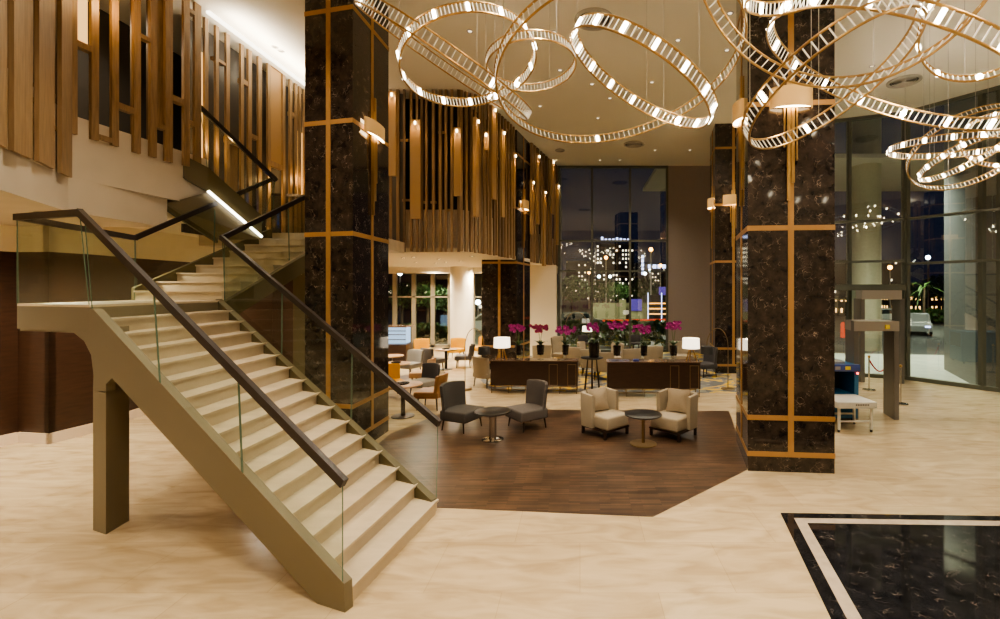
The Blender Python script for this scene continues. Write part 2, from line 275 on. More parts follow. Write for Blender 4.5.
# mezzanine centre
cscr=[(-7.96,13.56),(-5.5,13.56),(-3.45,13.56),(-2.95,14.05),(-1.03,21.98)]
S(MB().prism([(-12.9,13.66),(-5.5,13.66),(-3.5,13.66),(-3.03,14.1),(-1.12,21.98),(-1.1,24),(-12.9,24)],4.0,4.12),'slab_cafe','soff','bright cream ceiling above the cafe')
S(MB().prism([(-12.9,22.7),(-1.1,22.7),(-1.1,23.0),(-12.9,23.0)],3.7,4.0),'trim_5','soff','cream bulkhead over the cafe windows')
mb=MB(); pp=[(-5.6,13.98),(-3.6,13.98),(-3.25,14.3),(-1.25,21.95)]
for p,q in zip(pp,pp[1:]): mb.prism([p,q,(q[0]-.1,q[1]+.1),(p[0]-.1,p[1]+.1)],4.12,5.29)
S(mb,'wall_balustrade','white','pale wall band behind the lower ends of the slats')
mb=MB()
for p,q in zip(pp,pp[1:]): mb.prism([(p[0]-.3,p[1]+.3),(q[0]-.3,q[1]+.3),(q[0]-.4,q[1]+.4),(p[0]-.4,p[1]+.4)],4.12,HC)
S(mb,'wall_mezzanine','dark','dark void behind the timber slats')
S(MB().prism([(-1.03,21.98),(-1.03,24.1),(-.93,24.1),(-.93,21.98)],0,HC),'wall_pier','mull')
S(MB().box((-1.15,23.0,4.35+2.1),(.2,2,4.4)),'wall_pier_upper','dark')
S(MB().box((-9.95,19.8,2),(.12,8.4,4)),'wall_cafe','walnut','walnut side wall of the cafe')
# mauve back wall + return
S(MB().prism([(4.08,21.95),(6.7,21.95),(7.0,22.2),(4.08,22.2)],0,HC),'wall_back','mauve','tall mauve fabric wall panel right of the night window')
S(MB().prism([(6.7,22.0),(7.65,16.6),(7.75,16.6),(6.8,22.05)],0,HC),'wall_return','mauve')
# round cafe pillars
for i,(x0,x1,Y,nm) in enumerate(((450.5,473,22.3,'cream round pillar with a downlight between the cafe windows'),(531,556.5,21.2,'cream pillar at the corner beside the tall night window'))):
    c0=(x0+x1)/2; S(MB().cyl(((c0-CX)/F*Y,Y,0),((c0-CX)/F*Y,Y,4.0),(x1-x0)/2/F*Y,n=40) if i==0 else MB().box(((c0-CX)/F*Y,Y,2),((x1-x0)/F*Y,.9,4)),'pillar','soff',nm)
# windows: frames + panes
def window(name,pts,z0,z1,mull,trans,label,w=.09,hd=.16,extra=None,fm='mull'):
    o=thing(name,label,'window'); del o['category']; o['kind']='structure'
    mb=MB()
    for p,q in zip(pts,pts[1:]): mb.quad((*p,z0),(*q,z0),(*q,z1),(*p,z1))
    mb.build('window_pane','pane',o)
    fr=MB()
    for x,y in mull: fr.box((x,y,(z0+z1)/2),(w,hd,z1-z0))
    for z in trans:
        for p,q in zip(pts,pts[1:]): fr.bar((*p,z),(*q,z),hd,.075)
    for p,q in zip(pts,pts[1:]):
        fr.bar((*p,z0+.06),(*q,z0+.06),hd,.12); fr.bar((*p,z1-.05),(*q,z1-.05),hd,.1)
    if extra: extra(fr)
    fr.build('window_frame',fm,o); return o
def onl(p,q,x):   # point on plan line p-q seen at pixel column x
    k=(x-CX)/F; dx,dy=q[0]-p[0],q[1]-p[1]; t=(k*p[1]-p[0])/(dx-k*dy); return (p[0]+dx*t,p[1]+dy*t)
bw=((-1.0,22),(4.1,22))
window('window_1',bw,0,HC,[onl(*bw,x) for x in (559,592,630,667)],(3.79,5.2),'tall back window looking out on the night street')
cw=((-9.9,24),(-1.0,24))
window('window_2',cw,0,3.95,[onl(*cw,x) for x in (395,414,433,450,473,484)],(2.55,),'cafe window wall with pale mullions',.20,fm='pale')
window('window_3',FAC[1:3],0,HC,[onl(*FAC[1:3],x) for x in (849,)]+[FAC[1],FAC[2]],(3.05,3.85,5.2),'glazed entrance front above the doors')
window('window_4',FAC[2:4],0,HC,[onl(*FAC[2:4],x) for x in (907,982)],(3.75,5.2),'tall glazed wall right of the entrance',.11)
window('window_5',FAC[3:],0,HC,[(11.94,13.36),(13.0,11.6),(14.6,9)],(3.0,5.2),'glazed wall at the right edge')
# ------------------------------------------------------------------ marble columns
def column(c,nz,label,bands=(.28,.86,3.89,5.87,7.85),top=HC):
    # c: four plan corners, front-left, front-right(near corner), back-right, back-left
    o=thing('marble_column',label,'column',(0,0,0)); MB().prism(c,0,top).build('shaft','emp',o)
    cen=Vector((sum(p[0] for p in c)/4,sum(p[1] for p in c)/4))
    ex=[Vector(p)+(Vector(p)-cen).normalized()*.012 for p in c]
    for z in bands: MB().prism([tuple(p) for p in ex],z-.04,z+.04).build('gold_band','gold',o)
    for i in range(4):
        p,q=ex[i],ex[(i+1)%4]; m=(p+q)/2; u=(q-p).normalized(); n=Vector((u.y,-u.x)); 
        if (m-cen).dot(n)<0: n=-n
        w=.045; a_=m-u*w+n*.004; b_=m+u*w+n*.004
        MB().prism([tuple(a_),tuple(b_),tuple(b_-n*.02),tuple(a_-n*.02)],.28,top).build('gold_strip','gold',o)
    return o
def sconce(px,nrm,zc,r,label,h=.30,rods=(1.25,.35),ys=.5):
    n=Vector((*nrm,0)).normalized(); rz=math.atan2(n.y,n.x)-math.pi/2
    o=thing('wall_lamp',label,'wall lamp',(px[0],px[1],zc),rz,'gold half drum lamps on the marble columns')
    m=MB(); N=16; v=[];f=[]
    for i in range(N+1):
        t=math.pi*i/N
        for rr in (r,r-.012):
            for z in (-h/2,h/2): v.append((rr*math.cos(t),.03+rr*ys*math.sin(t),z))
    for i in range(N):
        k=i*4; f+=[(k,k+4,k+5,k+1),(k+2,k+3,k+7,k+6),(k,k+2,k+6,k+4),(k+1,k+5,k+7,k+3)]
    m.add(v,f,True); m.build('lamp_shade','gshade',o)
    g=MB(); g.add([(0,.03,-h/2+.03)]+[((r-.02)*math.cos(math.pi*i/N),.03+(r-.02)*ys*math.sin(math.pi*i/N),-h/2+.03) for i in range(N+1)],[(0,i,i+1) for i in range(1,N+1)]); g.build('diffuser','lens2',o)
    for x,a_,b_,w in ((-.03,.9,1.9,.05),(.035,.5,2.3,.05),(-.09,.3,1.4,.02),(.10,.2,1.1,.02)):
        MB().box((x,.035,(a_-b_)*.5*rods[0]*.7),(w,.03,(a_+b_)*.7*rods[0])).build('rod','brass',o)
    g=MB(); g.add([(0,.03,h/2-.03)]+[((r-.02)*math.cos(math.pi*i/N),.03+(r-.02)*ys*math.sin(math.pi*i/N),h/2-.03) for i in range(N+1)],[(0,i,i+1) for i in range(1,N+1)]); g.build('diffuser','lens2',o)
    return o
lc=[(-4.94,8.44),(-3.97,8.21),(-3.94,9.67),(-4.91,9.9)]
column(lc,None,'dark brown marble column with gold strips behind the staircase')
sconce((-3.95,8.95),(1,-.02),5.93,.40,'gold half drum wall lamp on the marble column behind the stairs',.27,(1.0,0),ys=.28)
rc=[(2.69,7.54),(4.02,7.42),(4.32,8.9),(3.00,9.02)]
column(rc,None,'nearest dark brown marble column with gold strips, beside the black floor inlay')
sconce((3.345,7.48),(-.09,-1),5.93,.33,'large gold half drum wall lamp on the front of the nearest marble column',.32,(1.0,0))
sconce((2.84,8.2),(-1,.1),5.98,.27,'gold half drum wall lamp on the left side of the nearest marble column',.32,(1.0,0))
fc=[(4.71,16.4),(5.97,16.3),(6.2,17.8),(4.95,17.9)]
column(fc,None,'far dark marble column with gold strips before the mauve wall',)
sconce((5.33,16.35),(-.05,-1),6.02,.36,'gold half drum wall lamp on the front of the far right marble column',.34,(1.0,0))
sconce((4.8,17.0),(-1,.1),6.02,.3,'small gold half drum wall lamp on the left side of the far right marble column',.34,(1.0,0))
c3=[(-3.56,17.05),(-2.29,17.0),(-1.98,18.6),(-3.25,18.7)]
column(c3,None,'dark marble column rising behind the cafe sideboard and through the slat screen')
sconce((-2.13,17.8),(1,-.15),6.1,.3,'gold wall lamp on the marble column set in the slat screen',.34,(1.0,0))
# ------------------------------------------------------------------ staircase
st=thing('staircase','olive bronze staircase with cream marble steps, glass sides and dark handrail','staircase')
ZL=2.72
A0,A1,C0,C1=Vector((-2.13,4.23,0)),Vector((-5.95,5.70,0)),Vector((-1.87,6.14,0)),Vector((-6.32,8.3,0))
N1=16
def stepblock(a,b,c,d,z,h,nm,parent): # a,b front edge (left/right), c,d back edge
    fr=(b-a).cross(Vector((0,0,1))).normalized()
    if (fr).dot(((c+d)/2-(a+b)/2))>0: fr=-fr
    m=MB().add([(p.x,p.y,z-h) for p in (a,b,d,c)]+[(p.x,p.y,z-.03) for p in (a,b,d,c)],[(3,2,1,0),(4,5,6,7),(0,1,5,4),(1,2,6,5),(2,3,7,6),(3,0,4,7)]).build('step','riser',parent)
    e=fr*.025
    MB().add([(p.x,p.y,z-.03) for p in (a+e,b+e,d,c)]+[(p.x,p.y,z) for p in (a+e,b+e,d,c)],[(3,2,1,0),(4,5,6,7),(0,1,5,4),(1,2,6,5),(2,3,7,6),(3,0,4,7)]).build('tread','step',m)
AI0=A0.lerp(C0,.045); AI1=A1+(C0-A0)*.045
for i in range(N1-1):
    t0,t1=i/(N1-1),(i+1)/(N1-1); z=ZL*(i+1)/N1
    stepblock(AI0.lerp(AI1,t0),C0.lerp(C1,t0),AI0.lerp(AI1,t1),C0.lerp(C1,t1),z,(.168 if i==0 else .30),'',st)
LP=[(-5.95,5.70),(-7.45,6.22),(-7.86,8.3),(-6.32,8.3)]
MB().prism(LP,ZL-.33,ZL-.03).build('landing','oliveL',st); MB().prism(LP,ZL-.03,ZL).build('landing_top','step',st)
B0,B1,D0,D1=Vector((-7.86,8.3,0)),Vector((-7.27,11.1,0)),Vector((-6.32,8.3,0)),Vector((-5.72,11.1,0))
N2=9; Z2=4.25
for i in range(N2-1):
    t0,t1=i/(N2-1),(i+1)/(N2-1); z=ZL+(Z2-ZL)*(i+1)/N2
    stepblock(B0.lerp(B1,t0),D0.lerp(D1,t0),B0.lerp(B1,t1),D0.lerp(D1,t1),z,.34,'',st)
T2=[(-9.0,11.1),(-5.0,11.1),(-5.0,13.4),(-9.0,13.4)]
MB().prism(T2,Z2-.3,Z2).build('upper_landing','step',st)
# stringers
def zA(t): return .28+(2.70-.28)*t
dA=(A1-A0); nA=Vector((dA.y,-dA.x,0)).normalized()
if nA.y>0: nA=-nA
def pa(x,y,s): # pixel -> point on the front stringer plane
    p0=A0+nA*.12*0; k=(x-CX)/F; t=(k*p0.y-p0.x)/(dA.x-k*dA.y); q=p0+dA*t; return Vector((q.x,q.y,H-(y-CY)/F*q.y))
poly=[pa(344,584,0),pa(93,309,0),pa(22,308,0),pa(20,331,0),pa(74,333,0),pa(84,341,0),pa(91,355,0),pa(93.5,375,0),pa(93,391,0),pa(106,391,0),pa(106,384,0),pa(112,378,0),pa(317,610,0),pa(345,612,0)]
for q in poly:
    if q.z<.01: q.z=0
poly[-1].z=0; poly[-2].z=0
MB().extr(poly,-nA*.09).build('stringer','oliveL',st)
pp0=pa(93,391,0); pp1=pa(106,391,0); dd=Vector((.0,.42,0))
MB().prism([(pp0.x,pp0.y),(pp1.x,pp1.y),(pp1.x-.05,pp1.y+.34),(pp0.x-.05,pp0.y+.34)],0,pp0.z+.0).build('post','oliveL',st)
hz=pa(106,384,0); MB().prism([(pp1.x-.14,pp1.y+.1),(pp1.x,pp1.y),(pp1.x-.05,pp1.y+.34),(pp0.x-.05,pp0.y+.34),(pp0.x,pp0.y+.12)],pp0.z-.02,2.45).build('post_head','oliveL',st)
# outer right stringer (above treads) and flight 2 stringers
def strg(a,b,za,zb,dn,th,nm='stringer',m='olive',side=1,foot=None):
    d=(b-a); n=Vector((d.y,-d.x,0)).normalized()*th*side
    v=[Vector((a.x,a.y,za)),Vector((b.x,b.y,zb)),Vector((b.x,b.y,zb-dn)),Vector((a.x,a.y,za-dn))]
    if foot is not None:
        t=foot/(zb-za) if 0 else 0
    for q in v: q.z=max(q.z,0)
    return MB().extr(v,n).build(nm,m,st)
strg(C0,C1,.19,ZL+.02,.62,.10,side=-1 if (C1-C0).x*0+1>0 else 1)
strg(B0,B1,ZL+.22,Z2+.10,.5,.08,side=-1)
strg(D0,D1,ZL-.02,Z2-.02,.36,.10,side=1)
# third flight seen climbing back towards the left
t3a,t3b=P(262,237,10.5),P(208,191,9.55)
MB().extr([t3a,t3b,t3b+Vector((-.25,-.3,.2)),t3b+Vector((-.25,-.3,.65)),t3b+Vector((0,0,.48)),t3a+Vector((0,0,.48))],(-.09,.07,0)).build('stringer','olive',st)
MB().bar(P(262,237,10.45),P(208,191,9.5),.03,.045).build('led_strip','led',st)
t3c,t3d=P(218,243,10.0),P(165,209,9.0)
MB().extr([t3c,t3d,t3d+Vector((0,0,.3)),t3c+Vector((0,0,.3))],(-.09,.07,0)).build('stringer','olive',st)
MB().extr([t3a+Vector((0,.0,-.02)),t3b+Vector((0,0,-.02)),t3d+Vector((0,0,.1)),t3c+Vector((0,0,.1))],(0.0,.03,-.03)).build('flight_underside','oliveL',st)
MB().box((-6.72,11.4,2.0),(.3,.3,4.0)).build('support_post','olive',st)
# handrails
RA=[Vector((-2.13,4.23,1.17)),Vector((-6.15,5.78,3.85)),Vector((-7.50,6.26,3.87)),Vector((-7.86,8.3,3.82)),P(275,178,11.1)]
def rail(pts,nm='handrail',w=.055,h=.085):
    mb=MB()
    for p,q in zip(pts,pts[1:]):
        d=(q-p).normalized()*.03; mb.bar(p-d*.5,q+d,w,h)
    return mb.build(nm,'rail',st)
rail(RA)
RC=[P(438.5,423,6.14),Vector((-6.32,8.3,3.82)),P(305,197,10.1),Vector((-5.72,11.1,5.40))]
rail(RC)
RD=[P(276,180,11.0),P(200,107,9.6)]; rail(RD)
RE=[P(225,183,11.9),P(262,194,12.6),P(306,196,12.9)]; rail(RE,w=.05,h=.06)
def gpanel(a,b,ta,tb,n,pr=st):   # glass between bottom a-b and top ta-tb, n panes
    for i in range(n):
        t0,t1=i/n+.002,(i+1)/n-.002
        q=[a.lerp(b,t0),a.lerp(b,t1),ta.lerp(tb,t1),ta.lerp(tb,t0)]
        o=MB().quad(*q).build('glass_panel','glass',pr)
        for e0,e1 in ((q[0],q[3]),(q[1],q[2])): MB().cyl(e0,e1,.005,n=6).build('glass_edge','edge',o)
V=Vector
gpanel(V((-2.13,4.23,.27)),V((-5.9,5.68,2.68)),RA[0],V((-6.08,5.76,3.82)),3)
gpanel(V((-5.97,5.72,2.70)),V((-7.45,6.22,2.70)),V((-6.15,5.78,3.85)),RA[2],1)
gpanel(V((-7.48,6.26,2.70)),V((-7.86,8.3,2.70)),RA[2],RA[3],1)
gpanel(V((-7.86,8.32,2.85)),V((-7.27,11.1,4.35)),RA[3],RA[4],2)
gpanel(V((-1.87,6.14,.1)),V((-6.27,8.28,2.72)),RC[0],V((-6.27,8.28,3.80)),3)
gpanel(V((-6.30,8.33,2.72)),V((-5.72,11.1,4.3)),RC[1],RC[3],2)
gpanel(t3a+V((0,0,.3)),t3b+V((0,0,.3)),RD[0],RD[1],1)
gpanel(P(225,232,11.9),P(262,238,12.6),RE[0],RE[1],1); gpanel(P(262,238,12.6),P(306,236,12.9),RE[1],RE[2],2)
# ------------------------------------------------------------------ timber slat screens
def ysec(p,q,x): return onl(p,q,x)
def zat(y,Y): return H-(y-CY)/F*Y
def slatpx(mb,p,q,x0,x1,yb,yt=None,depth=.12,off=0,zt=HC-.012,zb=None):
    a_=onl(p,q,x0); b_=onl(p,q,x1); mxx=((a_[0]+b_[0])/2,(a_[1]+b_[1])/2)
    z0=zat(yb,mxx[1]) if zb is None else zb; z1=zt if yt is None else zat(yt,mxx[1])
    d=Vector((q[0]-p[0],q[1]-p[1])).normalized(); n=Vector((d.y,-d.x)); 
    if n.x<0 and abs(n.x)>abs(n.y): n=-n
    if abs(n.y)>=abs(n.x) and n.y>0: n=-n
    pts=[Vector(a_)+n*off,Vector(b_)+n*off,Vector(b_)+n*(off-depth),Vector(a_)+n*(off-depth)]
    mb.prism([tuple(v) for v in pts],z0,z1); return mxx,z0,z1,n
sA=thing('timber_slat_screen','nearest oak slat screen hanging over the upper floor edge at top left','screen')
pA=((-6.9,5.65),(-7.82,7.2)); mb=MB()
rs=MB()
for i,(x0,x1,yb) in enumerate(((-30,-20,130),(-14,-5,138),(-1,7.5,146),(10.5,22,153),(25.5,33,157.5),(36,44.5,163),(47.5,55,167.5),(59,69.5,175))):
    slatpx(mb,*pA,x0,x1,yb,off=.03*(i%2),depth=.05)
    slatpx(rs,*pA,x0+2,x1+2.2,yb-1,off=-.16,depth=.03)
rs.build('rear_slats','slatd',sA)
mb.build('slats','slat',sA); mb=MB()
for x0,x1,y0,y1 in ((0,10,78,82),(34,47,101,106),(46,58,90,94),(56,70,130,134)): mb=MB(); slatpx(mb,*pA,x0,x1,y1,y0,off=-.02); mb.build('crossbar','slat',sA)

sB=thing('timber_slat_screen','oak slat screen with a lit amber box above the white parapet','screen')
pB=((-7.90,7.25),(-7.72,9.85)); mb=MB()
for x0,x1,yb in ((70,76.5,134),(90.5,98,140),(111,118,146),(133,140,153),(149.5,156,157),(164.5,172,162),(183,189,166),(194,200.5,170)): slatpx(mb,*pB,x0,x1,yb,off=.02,depth=.05)
mb.build('slats','slat',sB); mb=MB()
for x0,x1,y0,y1 in ((96,113,136,141),(117,134,105,111),(139,151,36,40),(156,166,124,129),(171,184,97,103),(188,196,121,126),(188,196,10,14),(75,96,44,50)): mb=MB(); slatpx(mb,*pB,x0,x1,y1,y0,off=.02); mb.build('crossbar','slat',sB)

mb=MB(); slatpx(mb,*pB,155.5,165,128,None,off=-.04,depth=.03); mb.build('oak_panel','slat',sB)
mb=MB(); slatpx(mb,*pB,75,94.5,46,None,off=-.12,depth=.03); mb.build('light_box','glowl',sB,'glowing amber wood box')
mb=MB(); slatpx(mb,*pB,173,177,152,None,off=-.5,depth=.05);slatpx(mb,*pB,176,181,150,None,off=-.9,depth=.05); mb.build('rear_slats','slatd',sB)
sC=thing('timber_slat_screen','oak slat screen behind the upper stair landing, below the white ceiling edge','screen')
pC=((-7.95,9.9),(-7.96,13.56)); mb=MB()
for x0,x1 in ((205,208.5),(216,219),(226.5,230),(241,244),(248.5,252),(258.5,262),(268,271),(283,285.5),(290,292.5),(295.5,297.5),(299.5,301.5),(304,306)): slatpx(mb,*pC,x0,x1,0,off=.0,depth=.05,zb=4.45 if x0<262 else 4.44)
mb.build('slats','slat',sC); mb=MB()
for x0,x1,y0,y1 in ((229,242,139,145),(243,249,80,85),(252,259,135,139),(271,284,163,168),(271,284,66,70),(292,297,113,117),(216,227,60,63)): mb=MB(); slatpx(mb,*pC,x0,x1,y1,y0,off=-.01); mb.build('crossbar','slat',sC)

for b_ in ((272,283,164,69),(200,208,165,52),(300,304.5,195,132)):
    mb=MB(); slatpx(mb,*pC,*b_,off=-.05,depth=.03); mb.build('light_box','glow' if b_[0]==272 else 'glowl',sC,'glowing amber wood box')
mb=MB(); slatpx(mb,*pC,231,241,235,143,off=-.08,depth=.03); mb.build('oak_panel','slat',sC)
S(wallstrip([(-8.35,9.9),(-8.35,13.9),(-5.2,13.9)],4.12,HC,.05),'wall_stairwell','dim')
o=MB().box((-8.15,11.2,5.0),(.03,.28,.5)).build('monitor','screen',None,'small blue lit screen behind the slats over the stairs','screen')
o.location=(0,0,0)
for (p_,e_) in ((V((-7.55,7.75,7.6)),14),(V((-7.75,12.0,5.6)),10),(V((-7.75,10.2,6.0)),8),(V((-7.8,13.2,6.0)),6)):
    L=bpy.data.lights.new('box_light','POINT'); L.energy=e_; L.color=(1,.6,.25); L.shadow_soft_size=.01; lo=bpy.data.objects.new('box_light',L); COL.objects.link(lo); lo.location=p_
# centre screens
def lampbox(par,p,q,x0,x1,y0,y1,lamp='top'):
    m_=MB(); mm,z0,z1,n=slatpx(m_,p,q,x0,x1,y1,y0,off=.05,depth=.10); m_.build('light_box','glow',par)
    zz=z1-.10 if lamp=='top' else z0+.1
    MB().cyl((mm[0]+n.x*.09,mm[1]+n.y*.09,zz-.05),(mm[0]+n.x*.09,mm[1]+n.y*.09,zz+.03),.026,n=8).build('lamp','bulb',par)
    L=bpy.data.lights.new('box_light','SPOT'); L.energy=17; L.color=(1,.62,.28); L.spot_size=R(110); L.spot_blend=.7; L.shadow_soft_size=.03
    lo=bpy.data.objects.new('box_light',L); COL.objects.link(lo); lo.parent=par; lo.location=(mm[0]+n.x*.16,mm[1]+n.y*.16,zz+(.06 if lamp=='top' else -.06)); lo.rotation_euler=(0,0,0) if lamp=='top' else (math.pi,0,0)
def cscreen(label,segs,boxes,bars,seed,step=5.4,zb=4.0,wpx=(.055,.085),skip=()):
    o=thing('timber_slat_screen',label,'screen'); rnd=random.Random(seed); mb=MB(); md=MB()
    for (p,q) in segs:
        d=Vector((q[0]-p[0],q[1]-p[1])); L=d.length; d.normalize(); n=Vector((d.y,-d.x)); s=0
        while s<L-.05:
            w=rnd.uniform(*wpx); c=Vector(p)+d*(s+w/2); x=CX+F*c.x/c.y
            if not any(a_-1<x<b_+1 for a_,b_ in skip):
                lo_=zb+rnd.choice((0,0,0,.0,.02)); hi=HC-.012
                dp=rnd.choice((.05,.08,.08)); pts=[c-d*w/2+n*.0,c+d*w/2,c+d*w/2-n*dp,c-d*w/2-n*dp]
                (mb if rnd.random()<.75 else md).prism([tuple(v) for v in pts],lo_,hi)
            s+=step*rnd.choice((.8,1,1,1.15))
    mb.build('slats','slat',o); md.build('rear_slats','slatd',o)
    for b in boxes: lampbox(o,*b)
    for (p,q,x0,x1,y) in bars: cb=MB(); slatpx(cb,p,q,x0,x1,y+1.2,y-1.2,off=-.02,depth=.05); cb.build('crossbar','slat',o)
    return o
g0,g1,g2,g3,g4=cscr
F1=(g1,g2); F3=(g3,g4)
cscreen('oak slat screen with tall lit amber boxes above the cafe opening',[(g1,g2),(g2,g3)],
 [(*F1,389,396.5,92,176),(*F1,411,421,120,219),(*F1,454,461,128,196),(*F1,397,403,300,301) if 0 else (*F1,484.5,489,132,150)],
 [(*F1,400,408,140),(*F1,421,428,94),(*F1,438,446,132),(*F1,402,411,200),(*F1,430,436,202),(*F1,446,452,210),(*F1,421,426,202)],3,.17)
cscreen('side run of the oak slat screen leading to the marble column',[(g3,onl(*F3,516))],
 [(*F3,491,495,107,199),(*F3,500.5,503.5,130,217),(*F3,474.5,477,118,217),(*F3,512.5,514.5,153,208)],[(*F3,482,486,145),(*F3,496,500,158),(*F3,506,510,130)],5,.26,wpx=(.09,.13))
cscreen('far run of the oak slat screen between the marble column and the tall window',[(onl(*F3,532),g4)],
 [(*F3,536.5,538.5,154,224),(*F3,543,545,190,266),(*F3,551,553,160,214),(*F3,556.5,558,184,245),(*F3,531,532.5,180,234)],[],9,.42,wpx=(.16,.22))
# cove strips where the ceiling meets the screens
o=MB().box((-7.72,11.7,HC-.03),(.07,3.9,.05)).build('cove_light','cove',None,'bright cove light strip along the ceiling edge above the stairs','light strip')
# ------------------------------------------------------------------ hoop chandeliers
RG=[ # centre, normal, R, rods lit, bulbs, label
((-1.649,7.0,6.312),(-.244,.179,.953),.999,.052,14,'round crystal hoop pendant with many lit bulbs, left of the chandelier cluster',.15),
((-2.10,7.6,6.58),(.54,-.17,.84),1.49,.085,3,'steeply tilted crystal hoop pendant crossing the leftmost round hoop',.16),
((-.746,7.2,6.369),(-.109,.108,.988),.68,.055,0,'smallest faintly glowing crystal hoop pendant in the middle of the chandelier cluster',.13),
((.528,6.4,5.866),(-.178,.206,.962),1.669,.085,2,'widest thin crystal hoop pendant sweeping low over the lounge',.13),
((.797,6.0,5.624),(.514,-.092,.853),1.02,.075,16,'brightly lit crystal hoop pendant tilted down to the right before the pale ceiling',.15),
((2.448,4.6,6.327),(.626,.314,.714),1.5,.10,0,'large gold crystal hoop pendant hanging nearest, crossing the marble column',.21),
((2.737,5.2,5.188),(-.418,.27,.868),.973,.085,3,'low crystal hoop pendant tilted up to the right over the marble column',.15),
((3.705,5.6,5.535),(.407,-.265,.874),1.521,.085,16,'broad lit crystal hoop pendant falling to the right of the marble column',.16),
((4.72,5.4,5.98),(.3,.55,.78),.68,.06,9,'lit crystal hoop pendant at the right edge above the far cluster',.13),
((2.156,5.0,6.044),(-.001,-.179,.984),.374,.045,8,'small bright crystal hoop pendant cut by the top of the picture',.14),
((7.93,10.0,5.95),(.006,-.10,.99),1.16,.08,16,'level bright hoop pendant in the far chandelier cluster by the entrance glass',.13),
((8.592,10.4,5.982),(.056,.53,.846),1.157,.08,0,'largest dull gold hoop pendant of the far cluster, hanging lowest',.13),
((7.978,9.8,5.668),(-.277,.304,.912),.811,.07,14,'bright hoop pendant tilted up to the right in the far cluster',.12),
((9.184,10.2,6.141),(.506,.288,.813),.749,.07,9,'lit hoop pendant at the right of the far cluster, tilted down to the right',.12)]
for C_,n_,r_,sp,nb,lab,hh in RG:
    C_=Vector(C_); n=Vector(n_).normalized(); u=n.orthogonal().normalized(); w=n.cross(u)
    o=thing('hoop_pendant',lab,'chandelier',C_,0)
    cir=lambda k,N,rr,z: (u*math.cos(2*math.pi*k/N)+w*math.sin(2*math.pi*k/N))*rr+n*z
    for z in (-hh/2,hh/2): MB().tube([cir(k,72,r_,z) for k in range(72)],.014,6,True).build('hoop','brass',o)
    N=int(2*math.pi*r_/sp); mb=MB()
    for k in range(N): mb.cyl(cir(k,N,r_,-hh/2),cir(k,N,r_,hh/2),.0075,n=4,cap=False)
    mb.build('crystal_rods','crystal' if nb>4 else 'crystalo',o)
    for k in range(nb): MB().cyl(cir(k+.3,nb,r_,-hh*.36),cir(k+.3,nb,r_,hh*.36),.026,n=8).build('bulb','hbulb',o)
    mb=MB()
    for k in range(3):
        p=cir(k+.2,3,r_,hh/2); mb.cyl(p,(p.x,p.y,HC-C_.z),.0035,n=4)
    mb.build('suspension_cable','cable',o)
    if nb>6:
        L=bpy.data.lights.new('pendant_light','POINT'); L.energy=340*min(r_,1.2); L.color=(1,.87,.68); L.shadow_soft_size=.25; lo=bpy.data.objects.new('pendant_light',L); COL.objects.link(lo); lo.parent=o; lo.visible_camera=True
        lo.location=cir(.3,nb,r_,0); L.shadow_soft_size=.03
# ------------------------------------------------------------------ ceiling fittings
def ground_z(x,y,z): Y=(z-H)*F/(CY-y); return Vector(((x-CX)/F*Y,Y,z))
for x,y,lab in ((594,19,'large round ceiling diffuser nearest, above the lit hoop'),(634,144,'round ceiling diffuser farthest back by the tall window'),(904,81,'round ceiling diffuser on the right beside the entrance glass'),(560,150,'small round ceiling diffuser near the slat screen')):
    p=ground_z(x,y,HC); r=.42 if x!=560 else .2
    o=thing('ceiling_diffuser',lab,'air vent',p); MB().lathe([(r,0),(r,-.03),(r*.85,-.045),(r*.8,0)],n=32).build('rim','vent',o)
    mb=MB()
    for k in range(1,6): rr=r*.8*k/6; mb.lathe([(rr,-.012),(rr+.012,-.03),(rr+.02,-.012)],n=28)
    mb.build('louvre','vent',o); MB().cyl((0,0,-.005),(0,0,-.012),r*.8,n=28).build('duct','ventd',o)
dl=[(470,31),(554,32),(640,27),(592,84),(610,98),(598,118),(652,82),(678,40),(540,106),(655,150),(730,13),(727,50),(872,66),(620,160),(275,47),(281,51),(560,70),(600,160),(690,150)]
first=None
for x,y in dl:
    p=ground_z(x,y,HC)
    if first is None:
        first=thing('ceiling_downlight','small round downlight recessed in the high ceiling','downlight',p,0,'small downlights in the high ceiling')
        MB().lathe([(.075,0),(.075,-.012),(.05,-.012),(.045,0)],n=16).build('rim','vent',first); MB().cyl((0,0,-.002),(0,0,-.008),.045,n=12).build('lens','lensd',first)
    else: dup(first,p)
lz=thing('ceiling_downlight','small round downlight in the low cream ceiling','downlight',(-6,16,3.998),0,'small downlights in the low cream ceilings')
MB().lathe([(.09,0),(.09,-.012),(.06,-.012),(.055,0)],n=16).build('rim','vent',lz); MB().cyl((0,0,-.002),(0,0,-.008),.055,n=12).build('lens','lens',lz)
for x,y in ((414,257),(439,259),(446,262),(472,256),(461,261),(436,263),(416,262),(506,262)): dup(lz,ground_z(x,y,3.998))
for x,y in ((27,228),(42,212),(26,254)): dup(lz,ground_z(x,y if y<232 else 231,4.105))
